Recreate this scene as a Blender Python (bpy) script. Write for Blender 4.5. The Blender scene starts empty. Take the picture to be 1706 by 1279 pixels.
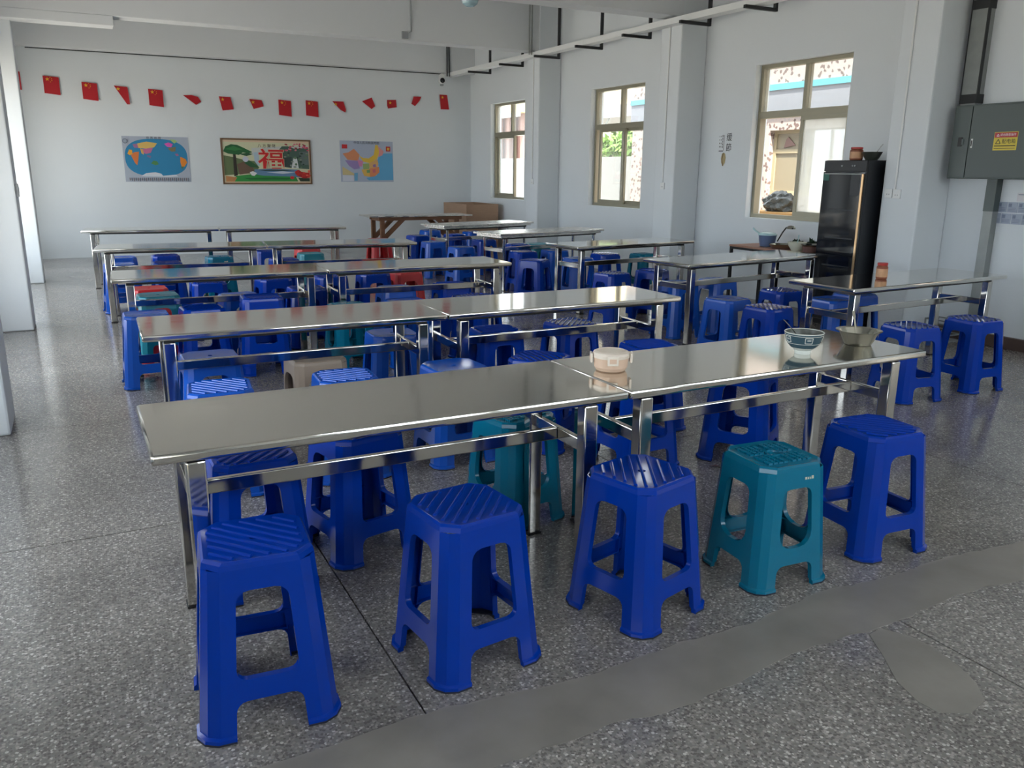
import bpy, bmesh, math, random
from mathutils import Matrix, Vector

random.seed(7)
scene = bpy.context.scene
COL = scene.collection
R = math.radians

# ------------------------------------------------------------------ camera
cam_data = bpy.data.cameras.new('camera')
cam = bpy.data.objects.new('camera', cam_data)
COL.objects.link(cam)
cr = Vector((0.88845812, -0.45887208, 0.00886483))
cu = Vector((0.10739204, 0.22663147, 0.96804190))
cf = Vector((0.44621645, 0.85911268, -0.25063178))
cam.matrix_world = Matrix(((cr.x, cu.x, -cf.x, 0), (cr.y, cu.y, -cf.y, 0), (cr.z, cu.z, -cf.z, 1.5471), (0, 0, 0, 1)))
cam_data.sensor_width = 36
cam_data.lens = 1377.48 / 1706 * 36
cam_data.clip_start = 0.05
cam_data.clip_end = 300
scene.camera = cam

# ------------------------------------------------------------------ sky and exposure
world = bpy.data.worlds.new('sky')
scene.world = world
world.use_nodes = True
wn = world.node_tree.nodes
wn['Background'].inputs[0].default_value = (0.82, 0.915, 1.0, 1)
wn['Background'].inputs[1].default_value = 1.5
sun_data = bpy.data.lights.new('sun', 'SUN')
sun_data.energy = 5.5
sun_data.color = (1.0, 0.93, 0.80)
sun_data.angle = R(2)
sun = bpy.data.objects.new('sun', sun_data)
COL.objects.link(sun)
sun.rotation_euler = Vector((0.25, 0.50, -0.83)).to_track_quat('-Z', 'Y').to_euler()
vs = scene.view_settings
vs.view_transform = 'Standard'
vs.look = 'None'
vs.gamma = 1
vs.use_curve_mapping = False
vs.exposure = 2.27

# ------------------------------------------------------------------ materials
MATS = {}


def mat(name, color, rough=0.5, metal=0.0, spec=0.5, noise=None, bump=None, trans=0.0):
    """principled material; noise=(scale, amount, stretch) varies the colour, bump=(scale, strength)"""
    if name in MATS:
        return MATS[name]
    m = bpy.data.materials.new(name)
    m.use_nodes = True
    nt = m.node_tree
    b = nt.nodes['Principled BSDF']
    b.inputs['Base Color'].default_value = (*color, 1)
    b.inputs['Roughness'].default_value = rough
    b.inputs['Metallic'].default_value = metal
    b.inputs['Specular IOR Level'].default_value = spec
    b.inputs['Transmission Weight'].default_value = trans
    tc = None
    if noise or bump:
        tc = nt.nodes.new('ShaderNodeTexCoord')
    if noise:
        sc, am, st = noise
        mp = nt.nodes.new('ShaderNodeMapping')
        mp.inputs['Scale'].default_value = st
        n = nt.nodes.new('ShaderNodeTexNoise')
        n.inputs['Scale'].default_value = sc
        n.inputs['Detail'].default_value = 5
        mx = nt.nodes.new('ShaderNodeMix')
        mx.data_type = 'RGBA'
        mx.inputs[6].default_value = (*[c * (1 - am) for c in color], 1)
        mx.inputs[7].default_value = (*[min(1, c * (1 + am)) for c in color], 1)
        nt.links.new(tc.outputs['Object'], mp.inputs[0])
        nt.links.new(mp.outputs[0], n.inputs['Vector'])
        nt.links.new(n.outputs['Fac'], mx.inputs[0])
        nt.links.new(mx.outputs[2], b.inputs['Base Color'])
    if bump:
        sc, stg = bump
        n2 = nt.nodes.new('ShaderNodeTexNoise')
        n2.inputs['Scale'].default_value = sc
        n2.inputs['Detail'].default_value = 4
        bp = nt.nodes.new('ShaderNodeBump')
        bp.inputs['Strength'].default_value = stg
        bp.inputs['Distance'].default_value = 0.01
        nt.links.new(tc.outputs['Object'], n2.inputs['Vector'])
        nt.links.new(n2.outputs['Fac'], bp.inputs['Height'])
        nt.links.new(bp.outputs[0], b.inputs['Normal'])
    MATS[name] = m
    return m


def srgb(r, g, b):
    f = lambda c: ((c / 255 + 0.055) / 1.055) ** 2.4 if c > 10 else c / 255 / 12.92
    return (f(r), f(g), f(b))


def make_terrazzo():
    m = bpy.data.materials.new('terrazzo')
    m.use_nodes = True
    nt = m.node_tree
    b = nt.nodes['Principled BSDF']
    tc = nt.nodes.new('ShaderNodeTexCoord')
    geo = nt.nodes.new('ShaderNodeNewGeometry')
    v = nt.nodes.new('ShaderNodeTexVoronoi')
    v.inputs['Scale'].default_value = 120
    nt.links.new(geo.outputs['Position'], v.inputs['Vector'])
    sep = nt.nodes.new('ShaderNodeSeparateColor')
    nt.links.new(v.outputs['Color'], sep.inputs[0])
    ramp = nt.nodes.new('ShaderNodeValToRGB')
    ramp.color_ramp.interpolation = 'CONSTANT'
    el = ramp.color_ramp.elements
    el[0].position = 0.0
    el[0].color = (0.140, 0.129, 0.120, 1)
    el[1].position = 0.30
    el[1].color = (0.202, 0.187, 0.172, 1)
    for p, c in ((0.55, (0.27, 0.249, 0.229, 1)), (0.78, (0.35, 0.323, 0.297, 1)), (0.93, (0.51, 0.475, 0.44, 1))):
        e = el.new(p)
        e.color = c
    nt.links.new(sep.outputs[0], ramp.inputs[0])
    # cement between the chips
    mx = nt.nodes.new('ShaderNodeMix')
    mx.data_type = 'RGBA'
    mx.inputs[7].default_value = (0.212, 0.200, 0.188, 1)
    gt = nt.nodes.new('ShaderNodeMath')
    gt.operation = 'GREATER_THAN'
    gt.inputs[1].default_value = 0.62
    nt.links.new(v.outputs['Distance'], gt.inputs[0])
    nt.links.new(gt.outputs[0], mx.inputs[0])
    nt.links.new(ramp.outputs[0], mx.inputs[6])
    # large wear
    n = nt.nodes.new('ShaderNodeTexNoise')
    n.inputs['Scale'].default_value = 1.3
    n.inputs['Detail'].default_value = 6
    nt.links.new(geo.outputs['Position'], n.inputs['Vector'])
    mr = nt.nodes.new('ShaderNodeMapRange')
    mr.inputs[1].default_value = 0.3
    mr.inputs[2].default_value = 0.7
    mr.inputs[3].default_value = 0.8
    mr.inputs[4].default_value = 1.15
    nt.links.new(n.outputs['Fac'], mr.inputs[0])
    mul = nt.nodes.new('ShaderNodeMix')
    mul.data_type = 'RGBA'
    mul.blend_type = 'MULTIPLY'
    mul.inputs[0].default_value = 1
    nt.links.new(mx.outputs[2], mul.inputs[6])
    nt.links.new(mr.outputs[0], mul.inputs[7])
    nt.links.new(mul.outputs[2], b.inputs['Base Color'])
    mr2 = nt.nodes.new('ShaderNodeMapRange')
    mr2.inputs[3].default_value = 0.08
    mr2.inputs[4].default_value = 0.24
    nt.links.new(n.outputs['Fac'], mr2.inputs[0])
    nt.links.new(mr2.outputs[0], b.inputs['Roughness'])
    MATS['terrazzo'] = m
    return m


def make_steel(name, color, rough, stretch):
    m = bpy.data.materials.new(name)
    m.use_nodes = True
    nt = m.node_tree
    b = nt.nodes['Principled BSDF']
    b.inputs['Base Color'].default_value = (*color, 1)
    b.inputs['Metallic'].default_value = 1
    tc = nt.nodes.new('ShaderNodeTexCoord')
    mp = nt.nodes.new('ShaderNodeMapping')
    mp.inputs['Scale'].default_value = stretch
    n = nt.nodes.new('ShaderNodeTexNoise')
    n.inputs['Scale'].default_value = 6
    n.inputs['Detail'].default_value = 6
    mr = nt.nodes.new('ShaderNodeMapRange')
    mr.inputs[3].default_value = rough * 0.65
    mr.inputs[4].default_value = rough * 1.4
    nt.links.new(tc.outputs['Object'], mp.inputs[0])
    nt.links.new(mp.outputs[0], n.inputs['Vector'])
    nt.links.new(n.outputs['Fac'], mr.inputs[0])
    nt.links.new(mr.outputs[0], b.inputs['Roughness'])
    MATS[name] = m
    return m


def make_pane(name, haze, tint):
    """window pane: mostly clear with a mirror coat and some dusty haze"""
    m = bpy.data.materials.new(name)
    m.use_nodes = True
    nt = m.node_tree
    nt.nodes.remove(nt.nodes['Principled BSDF'])
    out = nt.nodes['Material Output']
    t = nt.nodes.new('ShaderNodeBsdfTransparent')
    t.inputs[0].default_value = (*tint, 1)
    g = nt.nodes.new('ShaderNodeBsdfGlossy')
    g.inputs['Roughness'].default_value = 0.02
    d = nt.nodes.new('ShaderNodeBsdfTranslucent')
    d.inputs[0].default_value = (0.85, 0.87, 0.88, 1)
    m1 = nt.nodes.new('ShaderNodeMixShader')
    m1.inputs[0].default_value = haze
    m2 = nt.nodes.new('ShaderNodeMixShader')
    m2.inputs[0].default_value = 0.05
    nt.links.new(t.outputs[0], m1.inputs[1])
    nt.links.new(d.outputs[0], m1.inputs[2])
    nt.links.new(m1.outputs[0], m2.inputs[1])
    nt.links.new(g.outputs[0], m2.inputs[2])
    nt.links.new(m2.outputs[0], out.inputs[0])
    MATS[name] = m
    return m


def make_plaster():
    """speckled rough-cast plaster of the neighbouring building"""
    m = mat('speckled_plaster', srgb(205, 190, 178), 0.9)
    nt = m.node_tree
    b = nt.nodes['Principled BSDF']
    tc = nt.nodes.new('ShaderNodeTexCoord')
    v = nt.nodes.new('ShaderNodeTexVoronoi')
    v.inputs['Scale'].default_value = 26
    sep = nt.nodes.new('ShaderNodeSeparateColor')
    ramp = nt.nodes.new('ShaderNodeValToRGB')
    ramp.color_ramp.interpolation = 'CONSTANT'
    el = ramp.color_ramp.elements
    el[0].color = (*srgb(92, 76, 72), 1)
    el[1].position = 0.16
    el[1].color = (*srgb(152, 138, 130), 1)
    e = el.new(0.6)
    e.color = (*srgb(143, 133, 128), 1)
    nt.links.new(tc.outputs['Object'], v.inputs['Vector'])
    nt.links.new(v.outputs['Color'], sep.inputs[0])
    nt.links.new(sep.outputs[0], ramp.inputs[0])
    nt.links.new(ramp.outputs[0], b.inputs['Base Color'])
    return m


make_terrazzo()
make_steel('steel_top', (0.72, 0.70, 0.65), 0.085, (0.6, 9, 9))
make_steel('steel_old', (0.72, 0.69, 0.64), 0.26, (0.8, 5, 5))
make_steel('steel_tube', (0.62, 0.60, 0.56), 0.10, (1, 1, 1))
make_steel('steel_dish', (0.46, 0.46, 0.41), 0.16, (1, 1, 1))
make_pane('pane_clear', 0.06, (0.95, 0.97, 0.97))
make_pane('pane_hazy', 0.30, (0.92, 0.95, 0.95))
make_plaster()
mat('wall_paint', srgb(216, 221, 224), 0.75, spec=0.25, noise=(1.2, 0.03, (1, 1, 1)), bump=(60, 0.05))
mat('ceiling_paint', srgb(214, 217, 219), 0.85, spec=0.2, noise=(0.9, 0.03, (1, 1, 1)))
mat('concrete_patch', (0.225, 0.207, 0.185), 0.42, noise=(4, 0.4, (1, 1, 1)), bump=(30, 0.1))
mat('slab', (0.03, 0.03, 0.03), 0.8)
mat('blue_plastic', (0.0, 0.034, 0.33), 0.18, spec=0.3, noise=(3, 0.12, (1, 1, 1)))
mat('glare_lit_blue_plastic', (0.003, 0.080, 0.46), 0.24, noise=(3, 0.1, (1, 1, 1)))  # blue plastic again, with reflected window light put into a lighter colour
mat('teal_plastic', (0.001, 0.150, 0.255), 0.20, spec=0.4, noise=(3, 0.1, (1, 1, 1)))
mat('aqua_plastic', (0.004, 0.22, 0.30), 0.34)
mat('red_plastic', (0.50, 0.012, 0.018), 0.34, noise=(3, 0.1, (1, 1, 1)))
mat('beige_plastic', srgb(168, 150, 132), 0.4, noise=(3, 0.1, (1, 1, 1)))
mat('scuffed_rubber', (0.012, 0.014, 0.03), 0.7)
mat('window_alloy', srgb(150, 145, 126), 0.4, metal=0.3)
mat('white_plastic', srgb(225, 227, 226), 0.45)
mat('grey_plastic', srgb(150, 154, 156), 0.5)
mat('dark_metal', (0.03, 0.032, 0.034), 0.5, metal=0.4)
mat('galvanised', srgb(138, 142, 140), 0.45, metal=0.2, noise=(8, 0.25, (1, 1, 1)))
mat('panel_green', srgb(74, 84, 82), 0.45, noise=(2, 0.05, (1, 1, 1)))
mat('black_matt', (0.008, 0.008, 0.009), 0.5)
mat('black_gloss', (0.010, 0.012, 0.016), 0.06)
mat('fridge_side', (0.010, 0.012, 0.016), 0.35)
mat('gold_trim', srgb(170, 140, 105), 0.28, metal=0.8)
mat('brown_wood', srgb(112, 76, 52), 0.55, noise=(6, 0.3, (1, 10, 10)))
mat('board_wood', srgb(158, 128, 104), 0.6, noise=(5, 0.12, (1, 1, 8)))
mat('worktop_wood', srgb(160, 118, 98), 0.5, noise=(5, 0.15, (1, 6, 1)))
mat('baseboard_brown', srgb(82, 66, 60), 0.5)
mat('flag_red', (0.44, 0.004, 0.012), 0.6)
mat('star_yellow', (0.75, 0.42, 0.02), 0.6)

# ------------------------------------------------------------------ mesh helpers


class MB:
    """collects geometry for one mesh object"""

    def __init__(self):
        self.v = []
        self.f = []
        self.mi = []

    def add(self, verts, faces, mi=0):
        o = len(self.v)
        self.v += [tuple(p) for p in verts]
        self.f += [tuple(i + o for i in f) for f in faces]
        self.mi += [mi] * len(faces)
        return self

    def box(self, x0, x1, y0, y1, z0, z1, mi=0, bev=0.0):
        if bev <= 0:
            vs_ = [(x0, y0, z0), (x1, y0, z0), (x1, y1, z0), (x0, y1, z0), (x0, y0, z1), (x1, y0, z1), (x1, y1, z1), (x0, y1, z1)]
            fs = [(3, 2, 1, 0), (4, 5, 6, 7), (0, 1, 5, 4), (1, 2, 6, 5), (2, 3, 7, 6), (3, 0, 4, 7)]
            return self.add(vs_, fs, mi)
        bm = bmesh.new()
        M = Matrix.Translation(((x0 + x1) / 2, (y0 + y1) / 2, (z0 + z1) / 2)) @ Matrix.Diagonal((x1 - x0, y1 - y0, z1 - z0, 1))
        bmesh.ops.create_cube(bm, size=1, matrix=M)
        bmesh.ops.bevel(bm, geom=bm.edges[:], offset=bev, segments=2, affect='EDGES', profile=0.5)
        bm.verts.index_update()
        self.add([v.co for v in bm.verts], [[v.index for v in f.verts] for f in bm.faces], mi)
        bm.free()
        return self

    def bar(self, a, b, w, h=None, mi=0, up=(0, 0, 1)):
        """square bar between two points"""
        a = Vector(a)
        b = Vector(b)
        h = h or w
        d = (b - a).normalized()
        upv = Vector(up)
        if abs(d.dot(upv)) > 0.98:
            upv = Vector((1, 0, 0))
        s = d.cross(upv).normalized() * (w / 2)
        t = s.cross(d).normalized() * (h / 2)
        vs_ = [a - s - t, a + s - t, a + s + t, a - s + t, b - s - t, b + s - t, b + s + t, b - s + t]
        return self.add(vs_, [(3, 2, 1, 0), (4, 5, 6, 7), (0, 1, 5, 4), (1, 2, 6, 5), (2, 3, 7, 6), (3, 0, 4, 7)], mi)

    def tube(self, pts, r, n=8, mi=0, cap=True):
        pts = [Vector(p) for p in pts]
        rs = r if isinstance(r, (list, tuple)) else [r] * len(pts)
        rings = []
        ref = Vector((0.31, 0.17, 0.93)).normalized()
        for i, p in enumerate(pts):
            d = (pts[min(i + 1, len(pts) - 1)] - pts[max(i - 1, 0)]).normalized()
            s = d.cross(ref).normalized()
            t = d.cross(s).normalized()
            rings.append([p + (s * math.cos(2 * math.pi * k / n) + t * math.sin(2 * math.pi * k / n)) * rs[i] for k in range(n)])
        vs_ = [q for rg in rings for q in rg]
        fs = []
        for i in range(len(pts) - 1):
            for k in range(n):
                k2 = (k + 1) % n
                fs.append((i * n + k, i * n + k2, (i + 1) * n + k2, (i + 1) * n + k))
        if cap:
            fs.append(tuple(range(n - 1, -1, -1)))
            fs.append(tuple((len(pts) - 1) * n + k for k in range(n)))
        return self.add(vs_, fs, mi)

    def lathe(self, prof, n=32, c=(0, 0, 0), mi=0, close=True):
        """prof: list of (radius, z)"""
        vs_ = []
        for (r, z) in prof:
            for k in range(n):
                a = 2 * math.pi * k / n
                vs_.append((c[0] + r * math.cos(a), c[1] + r * math.sin(a), c[2] + z))
        fs = []
        for i in range(len(prof) - 1):
            for k in range(n):
                k2 = (k + 1) % n
                fs.append((i * n + k, i * n + k2, (i + 1) * n + k2, (i + 1) * n + k))
        if close:
            fs.append(tuple(range(n - 1, -1, -1)))
            fs.append(tuple((len(prof) - 1) * n + k for k in range(n)))
        return self.add(vs_, fs, mi)

    def prism(self, pts, z0, z1, mi=0):
        n = len(pts)
        vs_ = [(x, y, z0) for x, y in pts] + [(x, y, z1) for x, y in pts]
        fs = [tuple(range(n - 1, -1, -1)), tuple(range(n, 2 * n))] + [(k, (k + 1) % n, n + (k + 1) % n, n + k) for k in range(n)]
        return self.add(vs_, fs, mi)

    def mesh(self, name, mats, smooth=22):
        me = bpy.data.meshes.new(name)
        me.from_pydata(self.v, [], self.f)
        if not isinstance(mats, (list, tuple)):
            mats = [mats]
        for m in mats:
            me.materials.append(MATS[m] if isinstance(m, str) else m)
        if len(mats) > 1:
            me.polygons.foreach_set('material_index', self.mi)
        me.update()
        if smooth:
            me.polygons.foreach_set('use_smooth', [True] * len(me.polygons))
            me.set_sharp_from_angle(angle=R(smooth))
        return me

    def build(self, name, mats, parent=None, smooth=22):
        return link(name, self.mesh(name, mats, smooth), parent)


def link(name, me, parent=None):
    o = bpy.data.objects.new(name, me)
    COL.objects.link(o)
    if parent:
        o.parent = parent
    return o


def tag(o, label, cat, group=None):
    o['label'] = label
    o['category'] = cat
    if group:
        o['group'] = group
    return o


def thing(name, label, cat, loc=(0, 0, 0), rz=0.0, group=None):
    o = bpy.data.objects.new(name, None)
    o.empty_display_size = 0.1
    COL.objects.link(o)
    o.location = loc
    o.rotation_euler = (0, 0, R(rz))
    return tag(o, label, cat, group)


def struct(o):
    o['kind'] = 'structure'
    return o


def solid(mb, name, mats, thick, smooth=35):
    """mesh of mb with sheet thickness"""
    bm = bmesh.new()
    vs_ = [bm.verts.new(p) for p in mb.v]
    for f in mb.f:
        try:
            bm.faces.new([vs_[i] for i in f])
        except ValueError:
            pass
    bmesh.ops.remove_doubles(bm, verts=bm.verts[:], dist=0.0002)
    bmesh.ops.recalc_face_normals(bm, faces=bm.faces[:])
    bmesh.ops.solidify(bm, geom=bm.faces[:], thickness=thick)
    me = bpy.data.meshes.new(name)
    bm.to_mesh(me)
    bm.free()
    for m in (mats if isinstance(mats, (list, tuple)) else [mats]):
        me.materials.append(MATS[m])
    me.polygons.foreach_set('use_smooth', [True] * len(me.polygons))
    me.set_sharp_from_angle(angle=R(smooth))
    return me


def text_mesh(body, size, material, depth=0.0006, align='CENTER', bold=0.0):
    cu_ = bpy.data.curves.new('lettering', 'FONT')
    cu_.body = body
    cu_.size = size
    cu_.offset = bold
    cu_.align_x = align
    cu_.align_y = 'CENTER'
    cu_.extrude = depth
    ob = bpy.data.objects.new('lettering', cu_)
    COL.objects.link(ob)
    dg = bpy.context.evaluated_depsgraph_get()
    me = bpy.data.meshes.new_from_object(ob.evaluated_get(dg))
    bpy.data.objects.remove(ob)
    me.materials.clear()
    me.materials.append(material if not isinstance(material, str) else MATS[material])
    return me


def facing(axis, x, y, z):
    """matrix for flat things on a wall: local x right, local y up, local z towards the room"""
    if axis == 'far':
        return Matrix(((1, 0, 0, x), (0, 0, -1, y), (0, 1, 0, z), (0, 0, 0, 1)))
    return Matrix(((0, 0, -1, x), (-1, 0, 0, y), (0, 1, 0, z), (0, 0, 0, 1)))


def flat_print(name, polys, parent, z0=0.001, dz=0.0004):
    """flat printed picture: coloured polygons, each a layer above the one before"""
    mb = MB()
    cols = []
    for k, (pts, col) in enumerate(polys):
        if col not in cols:
            cols.append(col)
        mb.add([(x, y, z0 + k * dz) for x, y in pts], [tuple(range(len(pts)))], cols.index(col))
    ms = [mat('ink_%d_%d_%d' % c, srgb(*c), 0.5) for c in cols]
    me = mb.mesh(name, ms, smooth=0)
    if len(ms) == 1:
        me.polygons.foreach_set('material_index', [0] * len(me.polygons))
    bm = bmesh.new()
    bm.from_mesh(me)
    for f in bm.faces:
        f.normal_update()
        if f.normal.z < 0:
            f.normal_flip()
    bm.to_mesh(me)
    bm.free()
    return link(name, me, parent)


def copy_tree(o, parent=None):
    c = o.copy()
    COL.objects.link(c)
    c.parent = parent
    for ch in o.children:
        copy_tree(ch, c)
    return c


# ================================================================== THE ROOM
XW, XO = 7.45, 7.69          # inner and outer face of the window wall
YF = 16.30                   # far wall
XL = -1.05                   # left wall
YB = -2.0                    # wall behind
ZC = 4.2                     # ceiling


def wall_x(name, x0, x1, y0, y1, holes, z1=ZC, parent=None):
    mb = MB()
    y = y0
    for (a, b, c, d) in sorted(holes):
        mb.box(x0, x1, y, a, 0, z1)
        if c > 0:
            mb.box(x0, x1, a, b, 0, c)
        mb.box(x0, x1, a, b, d, z1)
        y = b
    mb.box(x0, x1, y, y1, 0, z1)
    return struct(mb.build(name, 'wall_paint', smooth=0))


WIN = [(6.61, 8.05, 1.0, 2.79), (10.28, 11.71, 1.0, 2.79), (13.93, 15.36, 1.0, 2.79)]
wall_x('wall_right', XW, XO, YB, YF + 0.24, WIN + [(2.3, 3.7, 1.0, 2.79)])
LEFT = [(-1.2, 1.0, 0.9, 2.2), (2.6, 5.1, 0.5, 2.2), (6.4, 8.7, 0.3, 2.2), (9.8, 12.7, 0.3, 2.6), (13.5, 15.5, 0.3, 2.6)]
wall_x('wall_left', XL - 0.24, XL, YB, YF + 0.24, LEFT)
struct(MB().box(XL - 0.95, XL - 0.24, YB, YF + 0.24, 2.70, 2.80).build('added_sun_shade', 'ceiling_paint', smooth=0))  # unseen overhang, added to keep the sun out of the left openings
struct(MB().box(XL, XW, YF, YF + 0.24, 0, ZC).build('wall_far', 'wall_paint', smooth=0))
mb = MB()
mb.box(XL, XW, YB - 0.24, YB, 0, 1.9)
mb.box(XL, XW, YB - 0.24, YB, 3.3, ZC)
for xa, xb in ((XL, 1.0), (3.6, 4.2), (6.9, XW)):
    mb.box(xa, xb, YB - 0.24, YB, 1.9, 3.3)
struct(mb.build('wall_back', 'wall_paint', smooth=0))
struct(MB().box(XL - 0.24, XO, YB - 0.24, YF + 0.24, ZC, ZC + 0.2).build('ceiling', 'ceiling_paint', smooth=0))

# floor: terrazzo cast in panels with thin joints, a concrete strip across it
floor = struct(MB().box(XL - 0.24, XO, YB - 0.24, YF + 0.24, -0.15, -0.012).build('floor', 'slab', smooth=0))
xs = [XL, -0.955, 0.755, 2.46, 4.165, 5.87, XW]
ys = [YB, 0.0, 1.83]
yy = [1.83, 3.735, 5.55, 7.40, 9.25, 11.1, 12.95, 14.8, YF]
cells = {}
for (ya, yb) in list(zip(ys[:-1], ys[1:])) + list(zip(yy[:-1], yy[1:])):
    for xa, xb in zip(xs[:-1], xs[1:]):
        g = 0.003
        key = (round(xb - xa, 3), round(yb - ya, 3))
        if key not in cells:
            w, d = key
            cells[key] = MB().box(-w / 2 + g, w / 2 - g, -d / 2 + g, d / 2 - g, -0.012, 0.0).mesh('terrazzo_panel', 'terrazzo', 0)
        o = link('terrazzo_panel', cells[key], floor)
        o.location = ((xa + xb) / 2, (ya + yb) / 2, 0)

# concrete patches: ragged strip and an oval repair beside it
rr = random.Random(3)
n = 150
top = []
bot = []
for i in range(n + 1):
    x = XL + (XW - XL) * i / n
    top.append((x, 1.955 + 0.022 * math.sin(3.1 * x) + 0.014 * math.sin(8.3 * x + 1) + rr.uniform(-0.009, 0.009)))
    bot.append((x, 1.705 + 0.024 * math.sin(2.3 * x + 2) + 0.016 * math.sin(7.1 * x) + rr.uniform(-0.009, 0.009)))
strip = MB().prism([(x, y) for x, y in bot] + [(x, y) for x, y in reversed(top)], 0.0, 0.0012)
strip.build('concrete_strip', 'concrete_patch', floor, smooth=0)
ov = []
for px, py in ((2.29, 1.70), (2.22, 1.60), (2.14, 1.47), (2.10, 1.37), (2.12, 1.30), (2.20, 1.255), (2.29, 1.275), (2.35, 1.35), (2.385, 1.44), (2.41, 1.54), (2.40, 1.63), (2.35, 1.70)):
    ov.append((px + rr.uniform(-0.006, 0.006), py + rr.uniform(-0.006, 0.006)))
MB().prism(ov, 0.0, 0.0013).build('concrete_patch', 'concrete_patch', floor, smooth=0)

# piers and beams
for k, y in enumerate((1.6, 5.30, 8.98, 12.66)):
    struct(MB().box(7.03, XW, y, y + 0.42, 0, ZC, bev=0.02).build('pier_%d' % (k + 1), 'wall_paint'))
for k, y in enumerate((1.8, 5.49, 9.13, 12.87)):
    struct(MB().box(XL, -0.48, y, y + 0.42, 0, ZC, bev=0.015).build('column_%d' % (k + 1), 'wall_paint'))
for k, (y0, y1, z) in enumerate(((1.65, 1.95, 3.43), (5.3, 5.6, 3.43), (8.98, 9.28, 3.43), (12.68, 12.98, 3.43), (16.08, 16.30, 3.40))):
    mb = MB().box(XL, XW, y0, y1, z, ZC, bev=0.012)
    if k == 3:
        mb.box(XL, 0.70, y0 - 0.004, y1 + 0.02, 3.315, 3.44, bev=0.01)
    struct(mb.build('beam_%d' % (k + 1), 'ceiling_paint'))
mb = MB()
mb.box(-0.45, XW - 0.6, 16.285, 16.30, 3.385, 3.402)
struct(mb.build('shadow_gap_1', 'dark_metal', smooth=0))  # dark strip drawn for the shadow gap under the far beam
struct(MB().box(7.405, XW, YB, 1.6, 0, 0.11, bev=0.006).build('baseboard_right', 'baseboard_brown'))
struct(MB().box(7.405, XW, 2.02, 5.30, 0, 0.11, bev=0.006).build('baseboard_right', 'baseboard_brown'))

# windows: alloy frame, transom, two fixed lights above, two sliding sashes below


def window(name, y0, y1, z0, z1, sashes):
    zt = 2.215
    x = 7.585
    root = struct(link(name, None))
    fr = MB()
    t = 0.045
    fr.box(x - 0.045, x + 0.045, y0, y0 + t, z0, z1)
    fr.box(x - 0.045, x + 0.045, y1 - t, y1, z0, z1)
    fr.box(x - 0.045, x + 0.045, y0 + t, y1 - t, z0, z0 + t)
    fr.box(x - 0.045, x + 0.045, y0 + t, y1 - t, z1 - t, z1)
    fr.build('window_frame', 'window_alloy', root, 0)
    MB().box(x - 0.05, x + 0.05, y0 + t, y1 - t, zt - 0.04, zt + 0.04).build('transom', 'window_alloy', root, 0)
    ym = (y0 + y1) / 2
    MB().box(x - 0.04, x + 0.04, ym - 0.025, ym + 0.025, zt + 0.04, z1 - t).build('mullion', 'window_alloy', root, 0)
    for a, b in ((y0 + t, ym - 0.025), (ym + 0.025, y1 - t)):
        MB().box(x - 0.004, x + 0.004, a, b, zt + 0.04, z1 - t).build('pane', 'pane_clear', root, 0)
    for k, (a, b, haze) in enumerate(sashes):
        xx = x - 0.022 + 0.044 * k
        za, zb = z0 + t, zt - 0.04
        s = MB()
        w = 0.042
        s.box(xx - 0.018, xx + 0.018, a, a + w, za, zb)
        s.box(xx - 0.018, xx + 0.018, b - w, b, za, zb)
        s.box(xx - 0.018, xx + 0.018, a + w, b - w, za, za + 0.055)
        s.box(xx - 0.018, xx + 0.018, a + w, b - w, zb - 0.04, zb)
        so = s.build('sash', 'window_alloy', root, 0)
        MB().box(xx - 0.003, xx + 0.003, a + w, b - w, za + 0.055, zb - 0.04).build('pane', haze, so, 0)
    return root


window('window_1', *WIN[0], [(6.66, 7.36, 'pane_hazy'), (6.68, 7.40, 'pane_hazy')])
window('window_2', *WIN[1], [(10.86, 11.58, 'pane_clear'), (10.33, 11.02, 'pane_clear')])
window('window_3', *WIN[2], [(14.52, 15.22, 'pane_clear'), (14.58, 15.31, 'pane_clear')])

window('window_4', 2.3, 3.7, 1.0, 2.79, [(2.95, 3.64, 'pane_clear'), (2.36, 3.05, 'pane_clear')])
for k, (a, b, c, d) in enumerate(LEFT):      # open casement frames of the left wall
    root = struct(link('window_%d' % (5 + k), None))
    fr = MB()
    x0, x1 = XL - 0.16, XL - 0.09
    for y in (a + 0.025, (2 * a + b) / 3, (a + 2 * b) / 3, b - 0.025):
        fr.box(x0, x1, y - 0.025, y + 0.025, c, d)
    for z in (c + 0.025, d - 0.025):
        fr.box(x0, x1, a, b, z - 0.025, z + 0.025)
    fr.build('window_frame', 'window_alloy', root, 0)

# ================================================================== STOOLS
H = 0.52


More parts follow.
